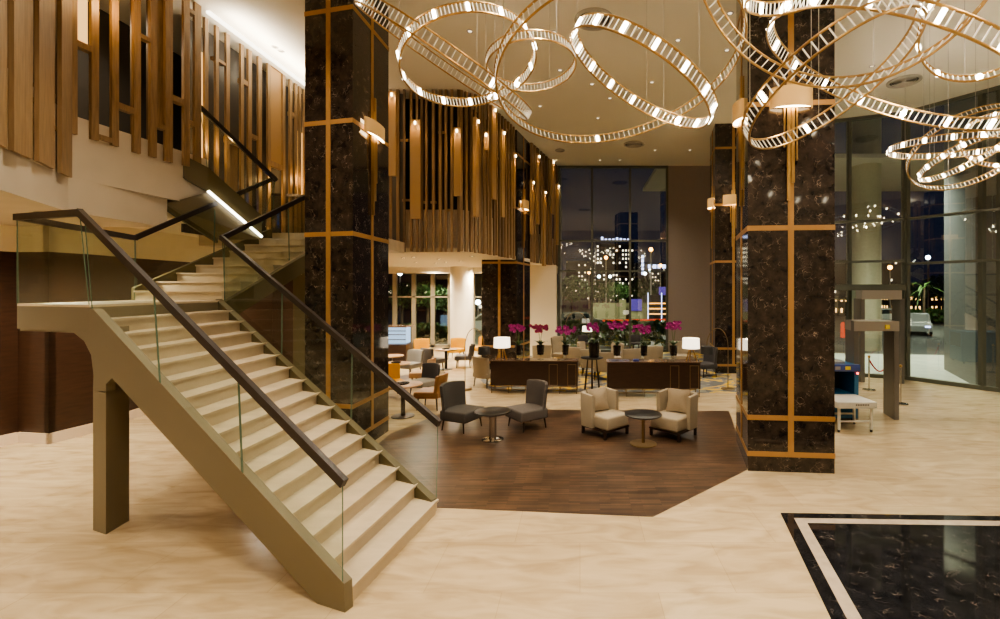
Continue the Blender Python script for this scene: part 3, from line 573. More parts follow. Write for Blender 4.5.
# ------------------------------------------------------------------ furniture builders
def curved(w,d,h,bend,lean,bev=.03,topr=0):
    def fn(v):
        x,y,z=v; y+= -bend*abs(x/(w/2))**2.2; t=(z+h/2)/h; y+=lean*t; z+=(.02*math.cos(x/w*3)) if t>.5 else 0
        x*=1+.08*t
        return Vector((x,y,z))
    return fn
def chair(label,back='grey',seat='grey',leg='leg',cat='chair',group=None,w=.58,d=.60,hs=.44,hb=.86,wrap=.10,loc=(0,0,0),rz=0,ts=.16):
    # faces -Y, backrest on +Y
    o=thing('upholstered_chair',label,cat,loc,rz,group)
    MB().box((0,-.02,hs-ts/2),(w,d,ts),bev=.04,seg=3).build('seat',seat,o)
    MB().box((0,d/2-.0,(hs-ts+hb)/2),(w*.98,.085,hb-hs+ts),bev=.03,seg=2,cuts=3,fn=curved(w,.085,hb-hs+ts,wrap,.07)).build('backrest',back,o)
    for sx in (-1,1):
        for sy in (-1,1): MB().cyl((sx*(w/2-.07),sy*(d/2-.08),hs-ts+.02),(sx*(w/2-.045),sy*(d/2-.05),0),.022,.012,n=8).build('leg',leg,o)
    return o
def roundtable(label,r,h,topm='top',loc=(0,0,0),colm='steel',rc=.045,rb=.6,th=.03,group=None):
    o=thing('round_table',label,'table',loc,0,group)
    MB().lathe([(0,h-th),(r-.02,h-th),(r,h-th*.6),(r,h-.004),(r-.006,h),(0,h)],n=48).build('tabletop',topm,o)
    MB().lathe([(rc,.02),(rc,h-th)],n=20).build('pedestal',colm,o)
    MB().lathe([(r*rb,0),(r*rb,.012),(r*rb*.9,.022),(rc,.026)],n=40).build('base',colm,o)
    return o
def armchair(label,loc,rz):
    o=thing('lounge_armchair',label,'armchair',loc,rz); w=.76; q=.74
    MB().box((0,-.05,.30),(w-.13,q-.08,.25),bev=.045,seg=3).build('seat','cream',o)
    m=MB(); th=.085; yb=q/2; rr=.13; yf=-.02
    outer=[(-w/2,yf),(-w/2,yb-rr)]+[(-w/2+rr-rr*math.cos(R(a_)),yb-rr+rr*math.sin(R(a_))) for a_ in (22,45,68,90)]
    inner=[(-w/2+th,yf),(-w/2+th,yb-rr)]+[(-w/2+rr-(rr-th)*math.cos(R(a_)),yb-rr+(rr-th)*math.sin(R(a_))) for a_ in (22,45,68,90)]
    outer+=[(-x,y) for x,y in outer[::-1]]; inner+=[(-x,y) for x,y in inner[::-1]]; n=len(outer); v=[];f=[]
    for z,k,ins in ((.17,1.0,0),(.80,1.03,0),(.83,1.03,.012),(.84,1.03,.03)):
        for i in range(n):
            ox,oy=outer[i]; ix,iy=inner[i]; t=ins/th; dz=-.03*(z>.5)*(1 if i in(0,n-1) else .3 if i in (1,n-2) else 0)
            v.append(((ox+(ix-ox)*t)*k,(oy+(iy-oy)*t)*k,z+dz))
        for i in range(n):
            ox,oy=outer[i]; ix,iy=inner[i]; t=ins/th; dz=-.03*(z>.5)*(1 if i in(0,n-1) else .3 if i in (1,n-2) else 0)
            v.append(((ix+(ox-ix)*t)*k,(iy+(oy-iy)*t)*k,z+dz))
    for k in range(3):
        for i in range(n-1):
            a0=k*2*n+i; f.append((a0,a0+1,a0+1+2*n,a0+2*n)); b0=a0+n; f.append((b0+1,b0,b0+2*n,b0+1+2*n))
        for i in (0,n-1): a0=k*2*n+i; f.append((a0,a0+2*n,a0+n+2*n,a0+n))
    for i in range(n-1): a0=6*n+i; f.append((a0,a0+1,a0+n+1,a0+n)); f.append((i,i+n,i+n+1,i+1))
    m.add(v,f,True); m.build('backrest','cream',o)
    MB().box((0,-.02,.158),(w-.08,q-.06,.035)).build('base_frame','leg',o)
    for sx in(-1,1):
        for sy in(-1,1): MB().box((sx*(w/2-.065),sy*(q/2-.06)-.01,.07),(.045,.045,.14)).build('leg','leg',o)
    return o
def cushion(label,loc,rx,rz,m='creamp',s=.42):
    def fn(v):
        x,y,z=v; k=1-.75*max(abs(x)/(s/2),abs(z)/(s/2))**2.5; c=1+.10*(abs(x*z)/(s*s/4)); return Vector((x*c,y*max(k,.15),z*c))
    mb=MB().box((0,0,0),(s,.16,s),cuts=7,fn=fn); mb.sm=[True]*len(mb.f)
    o=mb.build('cushion',m,None,label,'cushion'); o.location=loc; o.rotation_euler=(rx,0,rz); return o
# wooden area: two grey chairs and two cream armchairs
def face(v): return math.atan2(v[1],v[0])+math.pi/2
chair('charcoal grey slipper chair left of the small black table','grey','grey',loc=(-2.47,9.85,.004),rz=face((.90,-.42)),w=.68,d=.66,hs=.42,hb=.92,wrap=.16,ts=.21)
chair('warm grey slipper chair right of the small black table','grey2','grey2',loc=(-1.12,9.95,.004),rz=face((-.75,-.6)),w=.68,d=.66,hs=.42,hb=.92,wrap=.16,ts=.21)
t=roundtable('small round black table on a steel pedestal between the two grey chairs',.35,.56,loc=(-1.69,9.1,.004),rc=.07)
roundtable('small round black table on a brass foot between the two cream armchairs',.35,.57,loc=(1.19,8.85,.004),colm='brassd',rc=.03,rb=.72)
armchair('cream upholstered armchair left of the round black table',(.50,9.52,.004),face((.66,-.72)))
armchair('cream upholstered armchair right of the round black table',(1.87,9.40,.004),face((-.68,-.73)))
cushion('square cream cushion leaning in the left cream armchair',(.36,9.62,.66),R(-16),face((.66,-.72))-R(12))
cushion('square cream cushion leaning in the right cream armchair',(1.99,9.52,.66),R(-16),face((-.68,-.73))+R(14))
# cafe tables and chairs
def pl(x,y,z): 
    Y=(H-z)*F/(y-CY); return Vector(((x-CX)/F*Y,Y,0))
TB=[('round oak cafe table nearest the marble column, with a dark plate',403,384,.43),('round oak cafe table between the grey and peach chairs',396,363,.42),('round oak cafe table between the two far grey chairs',446,349,.40),('round oak cafe table at the back beside the icy display',391,355.5,.40)]
for l,x,y,r in TB:
    p=pl(x,y,.74); roundtable(l,r,.74,'oak',p,'leg',.05,.6,.035)
    if r!=.40 or x>400:
        q=MB().lathe([(0,0),(.13,0),(.15,.03),(.14,.035),(.12,.015),(0,.012)],n=24).build('plate','plate',None,'dark dish on the '+l.split(',')[0],'plate'); q.location=(p.x,p.y,.74)
CH=[('tan leather chair seen from behind at the nearest cafe table','tan','tan',431,408,(-1,.05)),
('charcoal backed chair on the far side of the nearest cafe table','char','greyL',424,396,(-.5,-.85)),
('peach upholstered chair facing the second cafe table','peach','peach',422,386,(-1,-.1)),
('light grey chair behind the second cafe table','greyL','greyL',410,376,(-.4,-.9)),
('grey cafe chair with its broad back to the viewer','grey2','grey2',433,371,(.6,.8)),
('grey cafe chair turned left at the far cafe table','grey2','grey2',464,367,(-1,-.15)),
('yellow cafe chair behind the far round table','yellow','yellow',456,359,(-.1,-1)),
('yellow cafe chair near the window beside the round pillar','yellow','yellow',423,360,(.5,-.8)),
('yellow cafe chair showing left of the marble column','yellow','yellow',481,357,(-.5,-.9)),
('yellow seated chair left of the nearest cafe table','yellow','yellow',391,397,(.6,-.7))]
for l,b_,s_,x,y,dr in CH: chair(l,b_,s_,loc=G(x,y),rz=face(dr),w=.62,d=.60,hs=.45,hb=.84,wrap=.12)
# lounge seats behind the sideboards
BG=[('cream lounge chair behind the left sideboard, nearest the gap',577,372,(.3,1)),('cream lounge chair seen through the gap between sideboards',591,375,(.1,1)),('tall pale chair beside the cream pillar',562,364,(.8,-.6)),('cream lounge chair behind the crimson orchid in front of the cream pillar',541,369,(-.2,1)),
('broad cream lounge chair facing left behind the right sideboard',612,368,(-.8,-.5)),('cream lounge chair beside the green orchid pots',629,374,(-.3,.9)),('cream lounge chair behind the orange flowered pot',652,370,(-.1,1)),('cream lounge chair in front of the mauve wall',682,366,(.2,-1)),('pale chair far back by the street window',588,366,(.9,-.3)),('ivory chair whose arm shows past the left end of the sideboard',487,386,(.6,.8)),('cream chair tucked close behind the gap on the right',603,379,(0,1))]
for l,x,y,dr in BG: chair(l,'cream','cream',loc=G(x,y),rz=face(dr),w=.66,d=.62,hs=.44,hb=.90 if 'tall' not in l else 1.05,wrap=.13)
chair('black armchair under the arc lamp before the far marble column','char','char',loc=G(705,376),rz=face((-.9,-.3)),w=.66,d=.6,hs=.45,hb=.95,wrap=.15)
def stool(label,x,y):
    o=thing('bar_stool',label,'stool',G(x,y)); MB().lathe([(0,.72),(.2,.72),(.22,.76),(.2,.79),(0,.79)],n=20).build('seat','char',o); MB().box((0,.18,.92),(.38,.05,.28),bev=.02,cuts=1,fn=curved(.38,.05,.28,.06,.03)).build('backrest','char',o)
    for k in range(4): a_=k*math.pi/2+.78; MB().cyl((.14*math.cos(a_),.14*math.sin(a_),.73),(.22*math.cos(a_),.22*math.sin(a_),0),.014,n=6).build('leg','leg',o)
stool('dark bar stool in front of the night window',636,362); stool('dark bar stool left of the tall orchid stand',583,362)
# high table in the gap
o=roundtable('high black table with three slim legs standing in the gap between the sideboards',.33,.95,'top',(.35,13.6,.005),'leg',.02,.5,.03)
for k in range(3): a_=k*2.09+.5; MB().cyl((.14*math.cos(a_),.14*math.sin(a_),.93),(.24*math.cos(a_),.24*math.sin(a_),0),.018,.028,n=8).build('leg','leg',o)
# sideboards
def sideboard(label,x0,x1,Y0,Y1,h,doors):
    p=Vector(((x0-CX)/F*Y0,Y0,0)); q=Vector(((x1-CX)/F*Y1,Y1,0)); L=(q-p).length; rz=math.atan2(q.y-p.y,q.x-p.x); c=(p+q)/2
    o=thing('sideboard',label,'sideboard',c,rz); D=.5
    MB().box((0,D/2,(h+.2)/2),(L-.02,D-.02,h-.24),bev=.004,seg=1).build('cabinet','side',o)
    MB().box((0,D/2,h-.012),(L+.02,D+.02,.03),bev=.004,seg=1).build('top_slab','stone',o)
    for cx_ in doors:
        xx=-L/2+L*cx_
        m=MB(); w_=.115; z0,z1=.24,h-.10
        for s_ in(-1,1): m.box((xx+s_*w_,-.006,(z0+z1)/2),(.014,.012,z1-z0))
        m.box((xx,-.006,z1),(.25,.012,.014)); m.box((xx,-.006,z0),(.25,.012,.014)); m.build('door_inlay','brassd',o)
    m=MB(); m.box((0,.03,.11),(L-.04,.02,.02)); m.box((0,D-.03,.11),(L-.04,.02,.02)); m.build('base_rail','brassd',o)
    k=6
    for i in range(k):
        xx=-L/2+.04+(L-.08)*i/(k-1)
        for yy in(.03,D-.03): MB().box((xx,yy,.105),(.02,.02,.21)).build('leg','brassd',o)
    return o,c,rz,L
sb1=sideboard('long dark walnut sideboard with brass inlaid doors, left of the gap',490,578,13.2,13.1,.92,(.72,.93))
sb2=sideboard('long dark walnut sideboard with brass inlaid doors, right of the gap',607,701,12.75,12.7,.95,(.72,.93))
# table lamps
def tlamp(label,x,Y,zt):
    o=thing('table_lamp',label,'lamp',((x-CX)/F*Y,Y,zt))
    MB().lathe([(.225,.34),(.235,.34),(.225,.62),(.215,.62)],n=36).build('lamp_shade','shade',o)
    for k in range(3): a_=R(90+120*k); MB().bar((.17*math.cos(a_),.17*math.sin(a_),0),(.02*math.cos(a_),.02*math.sin(a_),.42),.028,.028).build('leg','brass',o)
    MB().sphere((0,0,.46),.05).build('bulb','bulb',o)
    L=bpy.data.lights.new('lamp_light','POINT'); L.energy=14; L.color=(1,.8,.55); L.shadow_soft_size=.08; lo=bpy.data.objects.new('lamp_light',L); COL.objects.link(lo); lo.parent=o; lo.location=(0,0,.55)
tlamp('white drum table lamp on brass tripod legs, on the left sideboard',502,13.45,.92); tlamp('white drum table lamp on brass tripod legs, on the right sideboard',691,13.0,.95)
# arc lamps
def arclamp(label,base,hgt,reach,shade,sz=.17):
    o=thing('arc_floor_lamp',label,'floor lamp',base); s=1 if reach>0 else -1
    MB().lathe([(.2,0),(.2,.02),(.18,.035),(.015,.04)],n=28).build('base','brassd',o)
    pts=[(0,0,.03),(0,0,hgt*.45),(0,0,hgt*.7)]+[(reach*.5*(1-math.cos(R(a_))),0,hgt*.70+hgt*.30*math.sin(R(a_))) for a_ in range(15,181,15) ]
    pts=[p for p in pts]; MB().tube(pts,.011,8).build('pole','brassd',o)
    e=pts[-1]; MB().lathe([(sz,-.22),(sz+.01,-.22),(sz*.97,0),(.02,.01)],(e[0],0,e[2]),n=28).build('lamp_shade',shade,o)
    MB().lathe([(0,-.17),(sz*.96,-.17)],(e[0],0,e[2]),n=24).build('diffuser','lens',o)
    return o
arclamp('brass arc floor lamp behind the charcoal grey chair',(-3.35,13.7,0),1.78,.55,'bshade')
arclamp('brass arc floor lamp with black shade on the patterned carpet',(4.33,13.75,.005),1.78,-.62,'bshade')
arclamp('thin arc floor lamp with white dish shade by the corner pillar',(-.6,19.5,0),2.0,.9,'shade',.2)
# orchids
def orchid(label,x,y,Y,zt,pet='orchid',hgt=.36,potr=.09,poth=.27,ns=3,gl=True,sd=1):
    rnd=random.Random(sd); o=thing('potted_orchid',label,'plant',((x-CX)/F*Y,Y,zt)); z=0
    if gl:
        MB().lathe([(.09,0),(.09,.012),(.015,.03),(.015,.09),(.12,.24),(.115,.24),(.01,.10)],n=20).build('glass_foot','clear',o); z=.14
    MB().lathe([(potr*.8,z),(potr,z+poth),(potr*.9,z+poth),(potr*.85,z+poth-.02),(0,z+poth-.02)],n=20).build('pot','pot',o)
    z+=poth-.02; lf=MB()
    for k in range(9):
        a_=k*.7+rnd.random(); L=rnd.uniform(.17,.28); u=Vector((math.cos(a_),math.sin(a_),0)); w=Vector((-u.y,u.x,0)); v=[];f=[]
        for i in range(5):
            t=i/4; c=u*(L*t)+Vector((0,0,z+.14*math.sin(t*2.2))); ww=.03*math.sin(math.pi*(t*.85+.12)); v+=[c-w*ww,c+w*ww]
        f=[(2*i,2*i+1,2*i+3,2*i+2) for i in range(4)]; lf.add(v,f,True)
    lf.build('leaves','leaf',o); sm=MB(); pt=MB()
    for k in range(ns):
        a_=k*2*math.pi/ns+rnd.random(); dx,dy=.09*math.cos(a_),.05*math.sin(a_); pts=[]
        for i in range(7):
            t=i/6; pts.append(Vector((dx*t*1.2+dx*.9*t*t*t,dy*t,z+hgt*math.sin(t*1.75)/1.0)))
        sm.tube(pts,.004,5)
        for j in range(7):
            c=pts[3+min(3,j//2+1)]+Vector((rnd.uniform(-.11,.11),rnd.uniform(-.06,.06),rnd.uniform(-.09,.07)))
            for q in range(5):
                b_=q*2*math.pi/5+rnd.random()*.3; e=Vector((math.cos(b_),-.25,math.sin(b_)))*.056; s_=Vector((-math.sin(b_),0,math.cos(b_)))*.030
                pt.add([c,c+e*.6+s_,c+e,c+e*.6-s_],[(0,1,2,3)],True)
    sm.build('stems','stem',o); pt.build('flowers',pet,o)
for i,(x,Y,zt,pet,lab,hg,gl) in enumerate(((518.5,13.4,.92,'orchid','magenta orchid in a black pot on a glass foot beside the left table lamp',.36,1),(540.5,13.4,.92,'orchidd','crimson orchid in a black pot at the middle of the left sideboard',.36,1),(565.5,13.4,.92,'orchid','magenta orchid in a black pot at the right end of the left sideboard',.33,1),
  (617,13.0,.95,'orchid','magenta orchid with drooping leaves at the left end of the right sideboard',.44,1),(644,13.0,.95,'orchid','orchid with sparse magenta flowers in the middle of the right sideboard',.36,1),(673.5,13.0,.95,'orchid','tall magenta orchid in a black pot next to the right table lamp',.44,1))):
    orchid(lab,x,0,Y,zt,pet,hg*1.15+.10,.11 if i not in(2,4) else .10,.27,4,gl,i)
orchid('large magenta orchid in a tall black pot on the high table in the gap',594,0,13.6,.95,'orchid',.5,.17,.42,4,False,11)
b=MB().box((0,0,.02),(.16,.12,.04),bev=.004).build('closed_book','book',None,'small blue book lying on the right sideboard','book'); b.location=((636-CX)/F*12.95,12.95,.952)
for i,(x,l) in enumerate(((660,'upturned clear glass nearest the middle of the right sideboard'),(666,'second clear glass on the right sideboard, nearer the lamp'))):
    g=MB().lathe([(.03,0),(.035,.10),(.032,.10),(.028,.006)],n=16).build('drinking_glass','clear',None,l,'glass'); g.location=((x-CX)/F*12.95,12.95,.952)
# icy display case in the cafe
o=thing('display_case','low cafe display case glowing icy blue and white beside the column','display case',(-7.75,19.3,0))
MB().box((0,0,.35),(1.5,.8,.7)).build('cabinet','side',o); MB().box((0,-.05,1.05),(1.4,.6,.62)).build('glowing_interior','icyd',o); MB().box((0,-.38,1.05),(1.5,.02,.7)).build('glass_front','clear',o); MB().box((0,0,1.42),(1.54,.84,.05)).build('top_slab','stone',o)
mb=MB()
for z in (.9,1.1,1.25): mb.box((0,-.37,z),(1.46,.02,.03))
mb.build('shelf','stone',o)
# ------------------------------------------------------------------ security point
o=thing('metal_detector','grey walk-through metal detector arch at the entrance','metal detector',(0,0,0))
c0=V((7.12,10.5,0)); 
for nm,x0,x1 in (('side_panel',6.12,6.22),('side_panel',7.02,7.13)):
    MB().prism([(x0,10.5),(x1,10.5),(x1+.13,11.08),(x0+.13,11.08)],0,2.2).build(nm,'detector',o)
MB().prism([(6.12,10.49),(7.13,10.49),(7.26,11.1),(6.25,11.1)],1.98,2.2).build('crossbeam','beam',o)
MB().box((6.85,10.47,2.08),(.09,.03,.09)).build('indicator','ylabel',o)
o=thing('baggage_scanner','blue x-ray baggage scanner with a dark tunnel by the entrance','baggage scanner',(5.53,10.3,0))
for z0,z1,m_ in ((.08,.62,'scanblue'),):
    MB().box((0,.9,(z0+z1)/2),(1.12,1.8,z1-z0),bev=.02).build('lower_body',m_,o)
m=MB(); m.box((.53,.9,.92),(.09,1.8,.62)); m.box((-.53,.9,.92),(.09,1.8,.62)); m.box((0,.9,1.22),(1.15,1.8,.08)); m.build('housing','scanblue',o)
MB().box((0,1.2,.92),(.97,1.2,.55)).build('tunnel_curtain','dark',o)
MB().box((0,-.02,1.20),(1.15,.10,.15),bev=.01).build('control_panel','panelblue',o)
for x in (-.1,.08,.30): MB().box((x,-.075,1.20),(.11,.012,.07)).build('label_plate','ylabel' if x!=.08 else 'beam',o)
MB().sphere((.53,-.04,1.08),.022).build('indicator_lamp','red',o)
MB().box((.1,.3,1.29),(.5,.35,.05),bev=.01).build('tray','beam',o)
for sx in(-1,1):
    for yy in(.1,1.7): MB().cyl((sx*.5,yy,.12),(sx*.5,yy,0),.035,n=10).build('foot','dark',o)
o=thing('roller_table','pale steel roller table in front of the baggage scanner','conveyor table',(5.62,9.6,0))
MB().box((0,.3,.56),(.80,.75,.13),bev=.01).build('tray','scangrey',o)
m=MB()
for i in range(9): m.cyl((-.36,-.0+.075*i,.618),(.36,.0+.075*i,.618),.014,n=8)
m.build('rollers','scangrey',o)
m=MB()
for i in range(8): m.box((-.02+.035*i,-.082,.57),(.018,.006,.025))
m.build('nameplate_mark','dark',o)
for sx in(-1,1):
    for yy in(0,.6): l=MB().box((sx*.33,yy,.28),(.045,.045,.46)).build('leg','scangrey',o); MB().cyl((sx*.33,yy,.05),(sx*.33,yy,0),.025,n=10).build('foot','dark',l)
m=MB(); m.box((0,0,.22),(.66,.035,.035)); m.box((0,.6,.22),(.66,.035,.035)); m.build('crossbar','scangrey',o)
def stanch(label,p):
    o=thing('rope_stanchion',label,'barrier post',p); MB().lathe([(.17,0),(.17,.02),(.03,.04)],n=24).build('base','steel',o); MB().cyl((0,0,.03),(0,0,.95),.022,n=12).build('pole','steel',o); MB().sphere((0,0,.97),.04).build('finial','brass',o)
s1=G(869,390); s2=V((9.7,14.6,0)); stanch('steel rope stanchion behind the baggage scanner',s1); stanch('steel rope stanchion near the glass doors',s2); stanch('steel rope stanchion base showing right of the metal detector',V((8.15,11.95,0)))
MB().tube([s1.lerp(s2,k/12)+V((0,0,.88-.42*math.sin(math.pi*k/12))) for k in range(13)],.02,8).build('rope','rope',None,'sagging red velvet rope between two stanchions','rope')
# entrance portal
o=thing('door_1','glass entrance doors under a bright steel header','door'); del o['category']; o['kind']='structure'
u0,u1=V((8.85,14.9,0)),V((9.95,14.7,0))
MB().bar(u0+V((0,0,2.75)),u1+V((0,0,2.75)),.5,.28).build('door_header','beam',o)
for p in (u0,u1): MB().box((p.x,p.y,1.32),(.12,.4,2.62)).build('door_post','detector',o)
MB().bar(V((7.6,15.9,2.95)),V((10.4,15.2,2.95)),.7,.12).build('door_canopy','mull',o)
MB().quad((8.0,16.0,0),(8.75,16.2,0),(8.75,16.2,2.85),(8.0,16.0,2.85)).build('door_leaf','pane',o)
# under-stair switch
MB().box((-9.0,15.57,1.25) ,(.3,.03,.14)).build('wall_switch','paper',None,'small lit switch plate on the wall under the stairs','switch')
# ------------------------------------------------------------------ outside
S(MB().prism([(-60,-10),(-60,260),(140,260),(140,-10)],-.5,-.14),'ground','asphalt','dark asphalt street outside')
S(MB().prism([(7.6,16.6),(10.6,15.4),(12.0,13.4),(17.1,4),(24,4),(24,16),(17,21),(6,22.5)],-.14,-.02),'pavement','pave','pale pavement outside the entrance')
S(MB().cyl((14.55,23.9,-.14),(14.55,23.9,12),.66,n=40),'pillar_outside','concrete','tall round pale column outside the entrance')
S(MB().prism([(11.95,14.2),(12.75,14.0),(15.2,14.3),(16,17),(13.4,17.3)],-.14,12),'pillar_granite','granite','broad grey granite pier just outside the glass')
S(MB().prism([(4,22.4),(30,22.4),(30,30),(4,30)],9.2,9.4),'slab_canopy','white')
def tree(label,p,h,r,seed,cat='tree',palm=False,name='street_tree'):
    rnd=random.Random(seed); o=thing(name,label,cat,p,0)
    if palm:
        MB().cyl((0,0,0),(0,0,h*.7),.12,.09,n=8).build('trunk','bark',o); m=MB()
        for k in range(26):
            a_=rnd.random()*6.28; el=rnd.uniform(-.4,1.2); u=V((math.cos(a_)*math.cos(el),math.sin(a_)*math.cos(el),math.sin(el))); w=V((-math.sin(a_),math.cos(a_),0)); v=[]
            for i in range(6):
                t=i/5; c=V((0,0,h*.7))+u*(r*t)+V((0,0,-r*.7*t*t)); ww=.09*math.sin(math.pi*(t*.9+.08)); v+=[c-w*ww,c+w*ww]
            m.add(v,[(2*i,2*i+1,2*i+3,2*i+2) for i in range(5)],True)
        m.build('fronds','foliage',o)
    else:
        MB().cyl((0,0,0),(0,0,h*.6),.14,.08,n=8).build('trunk','bark',o); m=MB()
        for k in range(1100):
            d=V((rnd.gauss(0,1),rnd.gauss(0,1),rnd.gauss(0,1))).normalized()*r*rnd.random()**.4; c=V((0,0,h*.68))+V((d.x,d.y,d.z*.75))
            e=V((rnd.uniform(-1,1),rnd.uniform(-1,1),rnd.uniform(-1,1)))*.15*r/2; g=V((rnd.uniform(-1,1),rnd.uniform(-1,1),rnd.uniform(-1,1)))*.11*r/2
            m.add([c-e,c-g,c+e,c+g],[(0,1,2,3)])
        m.build('crown','foliage',o)
def at(x,Y,z=-.14): return V(((x-CX)/F*Y,Y,z))
for i,(x,Y,h,r,l) in enumerate(((572,50,4.6,2.0,'street tree seen at the left of the tall night window'),(603,62,4.6,2.2,'street tree lit white beside the first far lamp'),(618,58,4.2,1.7,'street tree just left of the middle mullion of the night window'),(644,64,4.6,2.2,'street tree below the two orange lamps'),(428,33,4.0,1.3,'leafy tree seen in the left cafe window'),(402,34,3.8,1.3,'leafy tree outside the cafe beside the icy display'),(445,29,3.7,1.0,'leafy tree outside the cafe beside the round pillar'),(940,56,5.0,2.0,'tree outside the glass between the round column and granite pier'),(914,50,4.2,1.5,'small street tree right of the round pale column'))):
    tree(l,at(x,Y),h,r,i)
tree('palm with drooping fronds lit before the storefront lights',at(924,40),4.6,1.9,40,'palm',True,'palm_tree')
def hedge(x0,x1,Y,h,label,sd):
    rnd=random.Random(sd); m=MB(); a_=at(x0,Y); b_=at(x1,Y)
    for k in range(700):
        c=V((rnd.uniform(a_.x,b_.x),Y+rnd.uniform(-.4,.4),-.14+rnd.random()**.7*h)); e=V((rnd.uniform(-1,1),rnd.uniform(-1,1),rnd.uniform(-1,1)))*.22; g=V((rnd.uniform(-1,1),rnd.uniform(-1,1),rnd.uniform(-1,1)))*.18
        m.add([c-e,c-g,c+e,c+g],[(0,1,2,3)])
    m.build('hedge','foliage',None,label,'hedge')
hedge(560,666,25.5,1.3,'low green hedge just outside the tall back window',5); hedge(905,945,44,1.2,'low hedge beneath the storefront lights',6); hedge(396,450,27.5,1.0,'low hedge outside the cafe windows',7)
def lamp(label,x,y,Y,col):
    p=at(x,Y); z=zat(y,Y); o=thing('street_lamp',label,'street lamp',p); MB().cyl((0,0,0),(0,0,z+.14),.09,.06,n=8).build('pole','vent',o)
    MB().sphere((0,0,z+.2),.22).build('lamp_head',col,o)
for a_ in (('orange street lamp over the tower in the night window',606,258,60,'street'),('brightest orange street lamp high in the right pane of the night window',651,250,52,'street'),('low orange street lamp at the right edge of the night window',660.5,266,60,'street'),('small orange street lamp at the left of the night window',589,273,75,'street'),('white street lamp below the lit roof sign at left',599,277,70,'streetw'),('white street lamp in the middle of the night window',610,277,70,'streetw'),('white street lamp right of the middle mullion',645,274,66,'streetw'),('white street lamp close below the small lit sign',650,271,66,'streetw'),('orange street lamp beyond the entrance left of the main mullion',890,268,48,'street'),('white street lamp beyond the entrance right of the main mullion',928,258,48,'streetw'),('white lamp seen through the cafe window at upper left',400,274,45,'streetw'),('white lamp low in the right cafe window',478,303,40,'streetw')): lamp(*a_)
def building(label,x0,x1,ytop,Y,m,extra=None):
    a_=at(x0,Y); b_=at(x1,Y); z=zat(ytop,Y); o=thing('city_building',label,'building',((a_.x+b_.x)/2,Y,-.14)); w=b_.x-a_.x
    MB().box((0,6,(z+.14)/2),(w,12,z+.14)).build('wall',m,o); MB().box((0,6,z+.35),(w*1.01,12.1,.4)).build('roof','dark',o); return o,z,w
M['twr']=windows_mat('tower_windows',(.02,.02,.025),(1,.85,.65),.8,1.05,.38,3.5); M['twr2']=windows_mat('dark_block_windows',(.015,.015,.02),(1,.8,.55),.9,1.1,.14,2.2); M['shop']=windows_mat('storefront_lights',(.05,.035,.02),(1,.55,.18),.55,1.3,.75,3.0)
o,z,w=building('dark apartment tower with scattered lit windows and a lit roof sign',596,634,245,120,M['twr'])
m=MB()
for i in range(8): m.box((-w*.34+i*.95*2.2/2.2,-.4,z+1.4+(.3 if i in(0,4) else 0)),(.55,.2,.9 if i in (0,5) else .6))
m.build('roof_sign','neonb',o,'glowing blue white roof sign')
building('low dark block at the left of the night window',566,595,262,140,M['twr2']); o,z,w=building('low dark block right of the tower',636,672,264,150,M['twr2'])
m=MB()
for i in range(6): m.box((w*-.12+i*1.5,-.4,z*.94),(1.1,.2,1.2))
m.build('facade_sign','neonb',o,'pale blue facade sign')
m=MB()
for i in range(5): m.box((w*-.32,-.4,z*.75+i*1.3),(.7,.2,1.0))
m.build('vertical_sign','neonb',o,'vertical blue sign')
building('storefront row with warm lights beyond the entrance',900,1010,297,62,M['shop']); building('dark block beyond the entrance doors',835,905,262,90,M['twr2']); building('storefront row seen beside the metal detector',838,878,300,55,M['shop']); building('dark block beyond the cafe windows',370,500,268,70,M['twr2'])
# screens and walls across the road
o=MB().box((0,0,1.0),(4.4,.3,2.0)).build('garden_wall','planter',None,'sand coloured low wall across the street','wall'); o.location=at(620,38)
o=MB().box((0,0,1.15),(.5,.5,2.3)).build('wall_pier_stone','planter',None,'sand coloured square pier at the end of the low wall','pier'); o.location=at(622.5,37)
o=thing('advertising_screen','square blue violet screen on the low wall across the street','screen',at(636.5,36)); MB().box((0,.1,1.15),(1.0,.15,2.3)).build('stand','planter',o); MB().box((0,-.02,1.9),(.8,.06,.9)).build('display','neonp',o); 
o=thing('advertising_screen','tall violet screen at the right edge of the night window','screen',at(664,46)); MB().box((0,.1,1.0),(.4,.2,2.0)).build('stand','mull',o); MB().box((0,0,2.55),(1.0,.15,1.6)).build('display','neonp',o)
o=thing('lit_kiosk','orange lit kiosk with horizontal glowing bands at the right of the night window','kiosk',at(658,40)); MB().box((0,.8,1.3),(2.0,1.5,2.6)).build('body','dark',o)
for z in (.5,1.0,1.45,1.9): MB().box((0,0,z),(1.9,.06,.12)).build('glowing_band','neono',o)
for x in (-.85,.3,.9): MB().box((x,-.03,1.4),(.06,.06,2.8)).build('white_post','neonb',o)
o=MB().bar((-2.2,0,.15),(2.4,.1,.22),.1,.12).build('light_trail','redl',None,'red light trail along the road, modelled as a glowing bar','light trail'); o.location=at(634,33,.6)  # car light trail across the road, built as a glowing bar
